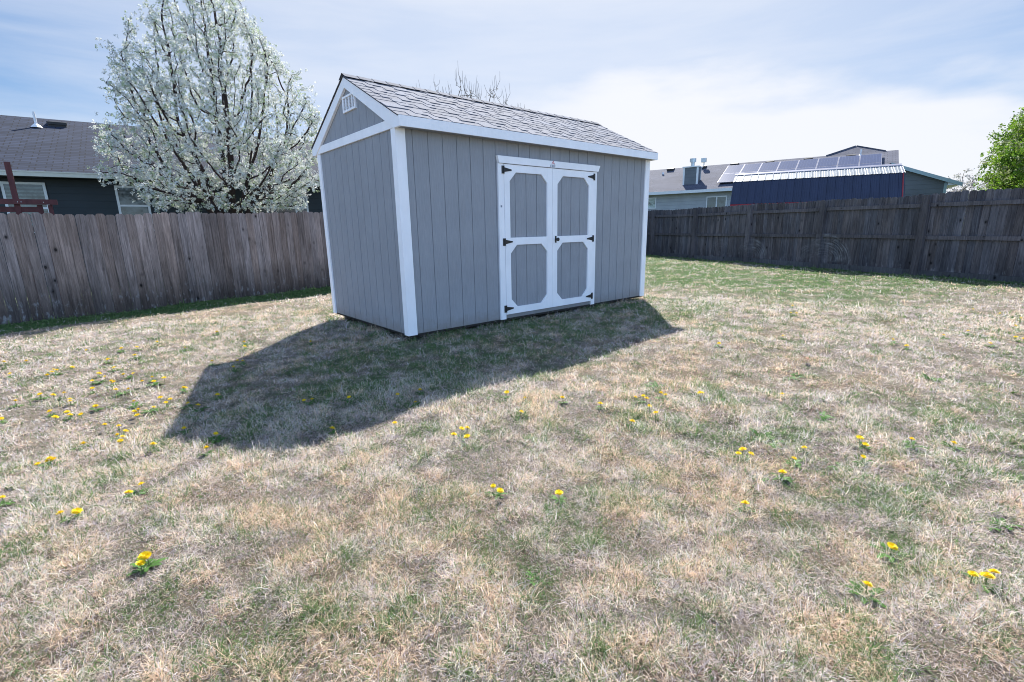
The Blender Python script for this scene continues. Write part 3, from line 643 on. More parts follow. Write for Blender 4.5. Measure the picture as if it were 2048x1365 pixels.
def box_vent(s, n_, slope, e, parent, wd=.36):
    m_ = MB(); z = e+slope*n_; m_.prism([(n_-.16, z-.16*slope), (n_-.16, z-.16*slope+.13), (n_+.20, z+.20*slope+.06), (n_+.20, z+.20*slope)], 'x', s-wd/2, s+wd/2)
    m_.box(s-wd/2-.02, s+wd/2+.02, n_-.19, n_-.15, z-.16*slope+.06, z-.16*slope+.135)
    return m_.build('roof_vent', M['vent_dark'], parent)
box_vent(.85, 3.95, sl_, ez, rf, .42)
# right house
HR = thing('house', 'blue grey house with a chimney and solar panels behind the dark right fence', 'house', (21.29, 11.03, 0), R(285))
s0, s1, sl_, rn = -9.0, 10.95, .43, 3.62; ez = 3.07; rz = ez+rn*sl_; bk = 2*rn
mb = MB(); mb.box(s0+.4, s1-.35, .45, bk-.45, -.3, ez-.06); mb.prism([(.45, ez-.062), (bk-.45, ez-.062), (bk-.45, ez+.1), (rn, rz-.12), (.45, ez+.1)], 'x', s0+.4, s1-.35); mb.build('wall', M['wall_right'], HR)
rf = uvquad('roof', [[(s0, 0, ez), (s1, 0, ez), (s1, rn, rz), (s0, rn, rz)], [(s1, bk, ez), (s0, bk, ez), (s0, rn, rz), (s1, rn, rz)]], M['roof_right'], HR)
mb = MB(); mb.box(s0, s1, -.06, -.002, ez-.15, ez-.005); mb.build('gutter', M['winframe'], HR)
mb = MB(); mb.box(s0, s1, 0, .45, ez-.10, ez-.065); mb.build('soffit', M['wall_right'], HR)
# cross gable rising behind the ridge
uvquad('cross_gable_roof', [[(9.22, 8.2, 5.10), (9.22, 4.4, 5.05), (8.0, 3.55, rz-.03), (8.0, 8.2, rz-.03)], [(9.22, 4.4, 5.05), (9.22, 8.2, 5.10), (10.44, 8.2, rz-.03), (10.44, 3.55, rz-.03)], [(8.0, 3.55, rz-.03), (10.44, 3.55, rz-.03), (9.22, 4.4, 5.05)]], M['roof_right'], HR)
# wing with the gable facing the fence
wp = 10.55; wsl = .40; wz = 3.62
q1 = [(12.85, -1.2, wz-2.3*wsl), (12.85, 2.2, wz-2.3*wsl), (wp, 2.2, wz), (wp, -1.2, wz)]; q2 = [(wp-2.3, 2.2, wz-2.3*wsl), (wp-2.3, -1.2, wz-2.3*wsl), (wp, -1.2, wz), (wp, 2.2, wz)]
uvquad('wing_roof', [q1, q2], M['roof_right'], HR)
mb = MB(); mb.prism([(wp-1.9, -.3), (12.45, -.3), (12.45, wz-.07-1.9*wsl), (wp, wz-.07), (wp-1.9, wz-.07-1.9*wsl)], 'y', -1.0, 1.2); mb.build('wing_wall', M['wall_wing'], HR)
mb = MB(); mb.prism([(wp, wz+.01), (12.88, wz+.01-2.33*wsl), (12.88, wz-.13-2.33*wsl), (wp, wz-.13)], 'y', -1.245, -1.205); mb.box(12.36, 12.455, -1.02, -1.002, -.2, wz-.12-1.9*wsl); mb.build('rake_board', M['fascia_teal'], HR)
mb = MB(); mb.prism([(12.45, wz-.075-1.9*wsl), (12.85, wz-.075-2.3*wsl), (12.45, wz-.085-2.3*wsl)], 'y', -1.2, 1.2); mb.build('soffit', M['winframe'], HR)
# chimney (a boxed flue clad in siding)
mb = MB(); mb.box(1.55, 2.33, .80, 1.42, 3.15, 4.30); ch = mb.build('chimney', M['wall_wing'], rf)
mb = MB()
for x_, y_ in ((1.54, .79), (2.25, .79), (2.25, 1.35)): mb.box(x_, x_+.09, y_, y_+.09, 3.2, 4.302)
mb.box(1.50, 2.38, .75, 1.47, 4.303, 4.36); mb.build('chimney_trim', M['winframe'], ch)
mb = MB(); mb.tube([(1.95, 1.1, 4.36), (1.95, 1.1, 4.60)], [.10, .10], 10); mb.tube([(1.95, 1.1, 4.60), (1.95, 1.1, 4.78)], [.17, .17], 10); mb.build('flue_cap', M['galv'], ch)
mb = MB(); mb.tube([(2.0, 3.3, 4.45), (2.0, 3.3, 4.80)], [.03, .03], 8); mb.box(1.85, 2.12, 3.2, 3.4, 4.80, 5.02); mb.build('metal_flue', M['galv'], rf)
for s_, n_ in ((.08, 3.35), (1.95, 3.3), (3.67, 3.3), (5.46, 3.2), (7.24, 3.2), (9.07, 3.15)): box_vent(s_, n_, sl_, ez, rf, .36)
mb = MB(); p = on_roof(9.45, 3.2, sl_, ez); mb.tube([p, (p[0], p[1], p[2]+.32)], [.035, .035], 8); mb.tube([(p[0], p[1], p[2]-.02), (p[0], p[1], p[2]+.06)], [.13, .05], 10); mb.build('vent_pipe', M['pipe_white'], rf)
mb = MB(); p = on_roof(-.18, 2.7, sl_, ez); mb.tube([p, (p[0], p[1], p[2]+.12)], [.07, .06], 8); mb.build('vent_pipe', M['pipe_white'], rf)
window(HR, -.75, .25, 2.20, 2.80, .44, M['glass_light']); window(HR, 2.95, 3.98, 1.6, 2.72, .44, M['glass'], mull=(3.47,))
# solar array on the right house roof
SA = thing('solar_array', 'long row of dark blue solar panels mounted on the roof behind the navy shed', 'solar panels', (21.29, 11.03, 0), R(285))
nn = Vector((0, -sl_, 1)).normalized()
for i in range(8):
    for j in range(2):
        a0 = 3.42+i*.862; a1 = a0+.85; b0 = .50+j*1.215; b1 = b0+1.20
        me = MB()
        def P3(s_, n_, u): q = Vector((s_, n_, ez+sl_*n_))+nn*u; return tuple(q)
        me.add([P3(a0, b0, .10), P3(a1, b0, .10), P3(a1, b1, .10), P3(a0, b1, .10), P3(a0, b0, .135), P3(a1, b0, .135), P3(a1, b1, .135), P3(a0, b1, .135)],
               [(0, 3, 2, 1), (4, 5, 6, 7), (0, 1, 5, 4), (1, 2, 6, 5), (2, 3, 7, 6), (3, 0, 4, 7)])
        fr_ = me.build('solar_panel', M['ridge_metal'], SA)
        o = uvquad('solar_cells', [[P3(a0+.02, b0+.02, .139), P3(a1-.02, b0+.02, .139), P3(a1-.02, b1-.02, .139), P3(a0+.02, b1-.02, .139)]], M['solar'], fr_); o.modifiers[0].thickness = .003
mb = MB()
for n_ in (.8, 1.4, 2.0, 2.6): mb.add([P3(3.45, n_, .0), P3(10.3, n_, .0), P3(10.3, n_+.04, .0), P3(3.45, n_+.04, .0), P3(3.45, n_, .09), P3(10.3, n_, .09), P3(10.3, n_+.04, .09), P3(3.45, n_+.04, .09)], [(0, 3, 2, 1), (4, 5, 6, 7), (0, 1, 5, 4), (1, 2, 6, 5), (2, 3, 7, 6), (3, 0, 4, 7)])
mb.build('mounting_rail', M['vent_dark'], SA)

# navy metal barn shed
NB = thing('metal_shed', 'navy gambrel metal shed with a ribbed roof top coloured pale for sky sheen behind the right fence', 'shed', (15.3, 3.4, 0), R(110.5-180))
LB = 4.72
mb = MB(); prof = [(0, 3.0), (-.70, 2.70), (-1.15, 1.93)]; 
def ribbed(pa, pb, name, mat, x0=0, x1=LB, rib=.229, h=.016):
    a = Vector((0, *pa)); b_ = Vector((0, *pb)); d = (b_-a).normalized(); nrm = Vector((0, d.z, -d.y)); nrm = nrm if nrm.z > 0 else -nrm
    m_ = MB(); m_.add([(x0, *a.yz), (x1, *a.yz), (x1, *b_.yz), (x0, *b_.yz)], [(0, 1, 2, 3)])
    a2 = a-nrm*.02; b2 = b_-nrm*.02; m_.add([(x0, *a2.yz), (x1, *a2.yz), (x1, *b2.yz), (x0, *b2.yz)], [(0, 3, 2, 1)])
    x = x0+.04
    while x < x1-.05:
        A = a+nrm*h; B = b_+nrm*h
        m_.add([(x, *a.yz), (x+.012, *A.yz), (x+.034, *A.yz), (x+.046, *a.yz), (x, *b_.yz), (x+.012, *B.yz), (x+.034, *B.yz), (x+.046, *b_.yz)], [(0, 1, 5, 4), (1, 2, 6, 5), (2, 3, 7, 6), (4, 5, 6, 7), (0, 3, 2, 1)])
        if h > .015:
            for q in (.09, .15):
                A2 = a+nrm*.005; B2 = b_+nrm*.005
                m_.add([(x+q, *a.yz), (x+q+.008, *A2.yz), (x+q+.016, *a.yz), (x+q, *b_.yz), (x+q+.008, *B2.yz), (x+q+.016, *b_.yz)], [(0, 1, 4, 3), (1, 2, 5, 4)])
        x += rib
    return m_.build(name, mat, NB, fixn=False)
ribbed((0, 3.0), (-.72, 2.70), 'roof_top', M['metal_top']); ribbed((-.70, 2.692), (-1.15, 1.93), 'roof_side', M['navy'])
ribbed((0, 3.0), (.72, 2.70), 'roof_top', M['metal_top']); ribbed((.70, 2.692), (1.15, 1.93), 'roof_side', M['navy'])
mb = MB(); mb.prism([(-1.05, -.2), (1.05, -.2), (1.05, 1.93), (.66, 2.66), (0, 2.95), (-.66, 2.66), (-1.05, 1.93)], 'x', .03, LB-.03); mb.build('wall', M['navy'], NB)
mb = MB(); mb.prism([(-.13, 2.955), (0, 3.012), (.13, 2.955), (.13, 2.975), (0, 3.032), (-.13, 2.975)], 'x', -.02, LB+.04); mb.build('ridge_cap', M['ridge_metal'], NB)
mb = MB(); mb.box(0, LB, -1.165, -1.06, 1.87, 1.925)
mb.prism([(-1.17, 1.93), (-.715, 2.712), (-.68, 2.69), (-1.13, 1.91)], 'x', LB, LB+.03); mb.build('trim', M['red_trim'], NB)
mb = MB(); mb.prism([(-.74, 2.70), (0, 3.01), (.74, 2.70), (.70, 2.66), (0, 2.95), (-.70, 2.66)], 'x', LB+.001, LB+.03); mb.build('end_trim', M['ridge_metal'], NB)

# playset behind the left fence
PS = thing('play_structure', 'dark red wooden play structure rising above the far left of the fence', 'play set', (-3.75, 8.6, 0))
def psbox(nm, *a): m_ = MB(); m_.box(*a); return m_.build(nm, M['redwood'], PS)
psbox('beam', -1.8, .56, -.05, .0, 1.885, 1.985); psbox('post', -.085, .0, .005, .09, -.15, 2.68); psbox('post', .24, .32, .005, .09, -.15, 1.88); psbox('post', .40, .47, .005, .09, -.15, 1.88); psbox('cross_board', -1.5, .24, .02, .06, 1.74, 1.84)
m_ = MB()
for x_ in (-.55, -.02, .03, .35): m_.tube([(x_, -.051, 1.93), (x_, -.058, 1.93)], [.010, .008], 8)
m_.build('bolt', M['screw'], PS)

# ------------------------------------------------------------------ trees by space colonisation
def bark(name, c): return noisy(name, c, .9, .35, 14, (1, 1, .25), spec=.15, bump=.8, bscale=40)
M['bark'] = bark('dark_bark', (.045, .032, .030)); M['bark2'] = bark('brown_bark', (.09, .07, .06))
def leafmat(name, trans=.45, rough=.6):
    k = NM(name); cc = k.attr(); tr = k.N('ShaderNodeBsdfTranslucent'); k.l.new(cc, tr.inputs[0]); ms = k.N('ShaderNodeMixShader'); ms.inputs[0].default_value = trans
    k.done(cc, rough, .25); k.l.new(k.b.outputs[0], ms.inputs[1]); k.l.new(tr.outputs[0], ms.inputs[2]); k.l.new(ms.outputs[0], k.out.inputs[0]); return k.m
M['blossom'] = leafmat('blossom', .35); M['leaf'] = leafmat('leaf', .45)
def colonise(starts, attr, step, di, dk, iters, upbias, seed):
    g_ = np.random.default_rng(seed); P = [np.array(s[0], float) for s in starts]; par = [s[1] for s in starts]
    A = attr.copy(); P = np.array(P)
    for it in range(iters):
        if len(A) == 0: break
        d2 = ((A[:, None, :]-P[None, :, :])**2).sum(-1); j = d2.argmin(1); m = np.sqrt(d2[np.arange(len(A)), j])
        act = m < di
        if not act.any(): break
        new = []; npar = []
        for n_ in np.unique(j[act]):
            v = A[act & (j == n_)]-P[n_]; v = (v/np.linalg.norm(v, axis=1)[:, None]).sum(0); v /= (np.linalg.norm(v)+1e-9)
            v = v+np.array([0, 0, upbias])+g_.normal(0, .12, 3); v /= np.linalg.norm(v); q = P[n_]+v*step
            new.append(q); npar.append(n_)
        new = np.array(new); dd = ((new[:, None, :]-P[None])**2).sum(-1).min(1); ok = dd > (step*.35)**2
        if not ok.any(): break
        P = np.concatenate([P, new[ok]]); par += [p for p, o in zip(npar, ok) if o]
        d2 = ((A[:, None, :]-P[None, -ok.sum():, :])**2).sum(-1).min(1); A = A[d2 > dk*dk]
    return P, np.array(par)
def skeleton_mesh(P, par, tip, expo, rmax):
    n = len(P); kids = [[] for _ in range(n)]
    for i in range(n):
        if par[i] >= 0: kids[par[i]].append(i)
    rad = np.zeros(n)
    for i in range(n-1, -1, -1):
        rad[i] = tip if not kids[i] else (sum(rad[c]**expo for c in kids[i]))**(1/expo)
    rad = np.minimum(rad, rmax)
    mb = MB()
    # chains: follow the thickest child
    started = [i for i in range(n) if par[i] < 0]
    stack = [(i, None) for i in started]
    while stack:
        i, frm = stack.pop(); pts = []; rr = []
        if frm is not None: pts.append(P[frm]); rr.append(min(rad[frm], rad[i]*1.15))
        c = i
        while True:
            pts.append(P[c]); rr.append(rad[c])
            if not kids[c]: break
            ks = sorted(kids[c], key=lambda q: -rad[q]); 
            for q in ks[1:]: stack.append((q, c))
            c = ks[0]
        if len(pts) > 1: rr[-1] *= .5; mb.tube(pts, rr, 7 if rr[0] > .04 else (4 if rr[0] > .012 else 3), cap=False)
    return mb, rad, kids
def puffs(centres, rad, npet, size, cols, seed, jit=.25, flat=0):
    g_ = np.random.default_rng(seed); n = len(centres); N = n*npet
    c = np.repeat(centres, npet, 0); rr = np.repeat(rad*(1-jit+2*jit*g_.random(n)), npet)
    d = g_.normal(0, 1, (N, 3)); d /= np.linalg.norm(d, axis=1)[:, None]
    p = c+d*rr[:, None]*(g_.random(N)**.4)[:, None]
    nrm = d+g_.normal(0, .6, (N, 3)); nrm /= np.linalg.norm(nrm, axis=1)[:, None]
    t = np.cross(nrm, g_.normal(0, 1, (N, 3))); t /= np.linalg.norm(t, axis=1)[:, None]; b_ = np.cross(nrm, t)
    s = size*(.7+.6*g_.random(N)); s1_ = s[:, None]*t; s2 = s[:, None]*b_*(1-flat)
    V = np.stack([p-s1_, p-s2*.8, p+s1_, p+s2*.8], 1); T = (np.arange(N)*4)[:, None]+np.arange(4)[None]
    cl = np.array(cols); ci = np.repeat(g_.integers(0, len(cl), n), npet); C = cl[ci]*(.8+.35*g_.random((N, 1)))
    return V.reshape(-1, 3), T, np.repeat(np.clip(C, 0, .92)[:, None, :], 4, 1).reshape(-1, 3)
def env_points(n, zs, rs, cx, cy, seed, hollow=.25):
    g_ = np.random.default_rng(seed); out = []
    while len(out) < n:
        z = g_.uniform(zs[0], zs[-1]); rmax = np.interp(z, zs, rs)
        if g_.random() > (rmax/max(rs))**1.3: continue
        r = rmax*math.sqrt(g_.uniform(hollow**2, 1)); a = g_.uniform(0, 6.283)
        lump = 1+.10*math.sin(3*a+z*2)+.06*math.sin(7*a-z*3.1)
        out.append((cx+r*math.cos(a)*lump, cy+r*math.sin(a)*lump, z))
    return np.array(out)
# blossoming pear
PT = thing('blossoming_tree', 'tall pear tree covered in white blossom behind the left fence', 'tree', (.36, 10.62, -.164)); PT.scale = (1.13, 1.13, 1.13)
zs = [1.75, 2.3, 3.0, 3.8, 4.5, 5.3, 6.2, 7.2, 8.1]; rs = [1.6, 2.2, 2.4, 2.38, 2.08, 1.62, 1.12, .65, .15]
att = env_points(2600, zs, rs, 0, 0, 4)
starts = [((0, 0, -.2), -1), ((0, 0, .4), 0), ((.01, .01, .9), 1), ((0, 0, 1.25), 2)]
nb = 3; idx = 4
for a, lean in ((10, .9), (75, .55), (140, .75), (185, 1.05), (215, .6), (262, .8), (310, .5), (350, .75), (100, .15), (290, .2)):
    dr_v = np.array([math.cos(R(a))*lean, math.sin(R(a))*lean, 1.0]); dr_v /= np.linalg.norm(dr_v); p = np.array([0, 0, 1.25]); prev = nb
    for q in range(6):
        p = p+dr_v*.17; dr_v = dr_v+np.array([0, 0, .07]); dr_v /= np.linalg.norm(dr_v); starts.append((tuple(p), prev)); prev = idx; idx += 1
P, par = colonise(starts, att, .15, 2.2, .20, 110, .35, 6)
mb, rad, kids = skeleton_mesh(P, par, .0075, 2.15, .21)
mb.build('trunk', M['bark'], PT, smooth=True, fixn=False)
g_ = np.random.default_rng(5)
tw = np.where((rad < .016) & (P[:, 2] > 1.6))[0]
cen = np.repeat(P[tw], 6, 0)+g_.normal(0, .055, (len(tw)*6, 3))
ext = np.where([len(k_) == 0 for k_ in kids])[0]; cen = np.concatenate([cen, np.repeat(P[ext], 4, 0)+g_.normal(0, .10, (len(ext)*4, 3))])
cols = [(.74, .75, .73), (.64, .67, .67), (.70, .72, .65), (.57, .61, .59), (.40, .48, .32)]
V, T, C = puffs(cen, .043, 10, .0175, cols, 8); big_mesh('blossoms', V, T, C, M['blossom'], PT)
print('pear', len(P), len(cen))
# leafy tree at the right
GT = thing('leafy_tree', 'round bright green leafy tree at the far right beyond the fence', 'tree', (21.3, -5.1, 0))
zs = [1.3, 2.0, 3.0, 3.9, 4.7, 5.3]; rs = [1.6, 2.45, 2.8, 2.5, 1.7, .3]
att = env_points(900, zs, rs, 0, 0, 14, .2)
P, par = colonise([((0, 0, -.2), -1), ((0, 0, .6), 0), ((0, 0, 1.2), 1)], att, .22, 3, .3, 60, .15, 7)
mb, rad, kids = skeleton_mesh(P, par, .01, 2.3, .16); mb.build('trunk', M['bark2'], GT, smooth=True, fixn=False)
tw = np.where((rad < .03) & (P[:, 2] > 1.2))[0]; cen = np.repeat(P[tw], 17, 0)+g_.normal(0, .17, (len(tw)*17, 3))
V, T, C = puffs(cen, .12, 9, .042, [(.13, .24, .025), (.19, .33, .03), (.08, .17, .02), (.25, .38, .04), (.28, .32, .16)], 18, flat=.35); big_mesh('crown', V, T, C, M['leaf'], GT)
# distant pale trees
for i, (x_, y_, h_, r_, lab) in enumerate(((46.8, 1.2, 5.0, 1.9, 'far pale blossoming tree above the right fence, nearest the green tree'), (47.5, 4.4, 4.3, 2.2, 'low hazy pale tree far off beside the house eave'))):
    DT = thing('blossoming_tree', lab, 'tree', (x_, y_, 0)); att = env_points(240, [1.0, 1.8, h_*.6, h_*.85, h_], [r_*.6, r_, r_, r_*.6, .1], 0, 0, 40+i, .1)
    P, par = colonise([((0, 0, -.2), -1), ((0, 0, .8), 0)], att, .3, 3, .45, 40, .3, 9+i); mb, rad, kids = skeleton_mesh(P, par, .014, 2.3, .14); mb.build('trunk', M['bark2'], DT, fixn=False)
    tw = np.where(P[:, 2] > 1.0)[0]; cen = np.repeat(P[tw], 4, 0)+g_.normal(0, .18, (len(tw)*4, 3)); V, T, C = puffs(cen, .12, 6, .06, [(.45, .42, .42), (.55, .53, .52), (.35, .35, .30)], 28+i); big_mesh('crown', V, T, C, M['blossom'], DT)
# bare tree behind the shed
BT = thing('bare_tree', 'leafless tree whose thin upright twigs show above the shed roof', 'tree', (16.6, 22, 0))
zs = [4, 6, 7.8, 9.2, 9.9]; rs = [2.2, 3.6, 4.2, 3.3, 1.6]; att = env_points(420, zs, rs, 0, 0, 24, .1)
P, par = colonise([((0, 0, -.2), -1), ((0, 0, 1.2), 0), ((0, 0, 2.4), 1), ((0, 0, 3.2), 2)], att, .3, 4.5, .5, 60, .45, 17); mb, rad, kids = skeleton_mesh(P, par, .013, 2.3, .26)
gg = random.Random(4)
for i, ks in enumerate(kids):
    if not ks and P[i][2] > 7:
        for _ in range(2):
            h_ = gg.uniform(.4, 1.2); p0 = Vector(P[i]); p1 = p0+Vector((gg.uniform(-.25, .25), gg.uniform(-.2, .2), h_*.5)); p2 = p1+Vector((gg.uniform(-.1, .1), gg.uniform(-.1, .1), h_*.5)); mb.tube([p0, p1, p2], [.013, .010, .005], 3, cap=False)
mb.build('trunk', M['bark2'], BT, fixn=False)
tw = np.where((rad < .03) & (P[:, 2] > 7))[0]; cen = np.repeat(P[tw], 2, 0)+g_.normal(0, .12, (len(tw)*2, 3)); V, T, C = puffs(cen, .05, 4, .028, [(.10, .09, .07), (.14, .12, .09)], 38); big_mesh('buds', V, T, C, M['leaf'], BT)

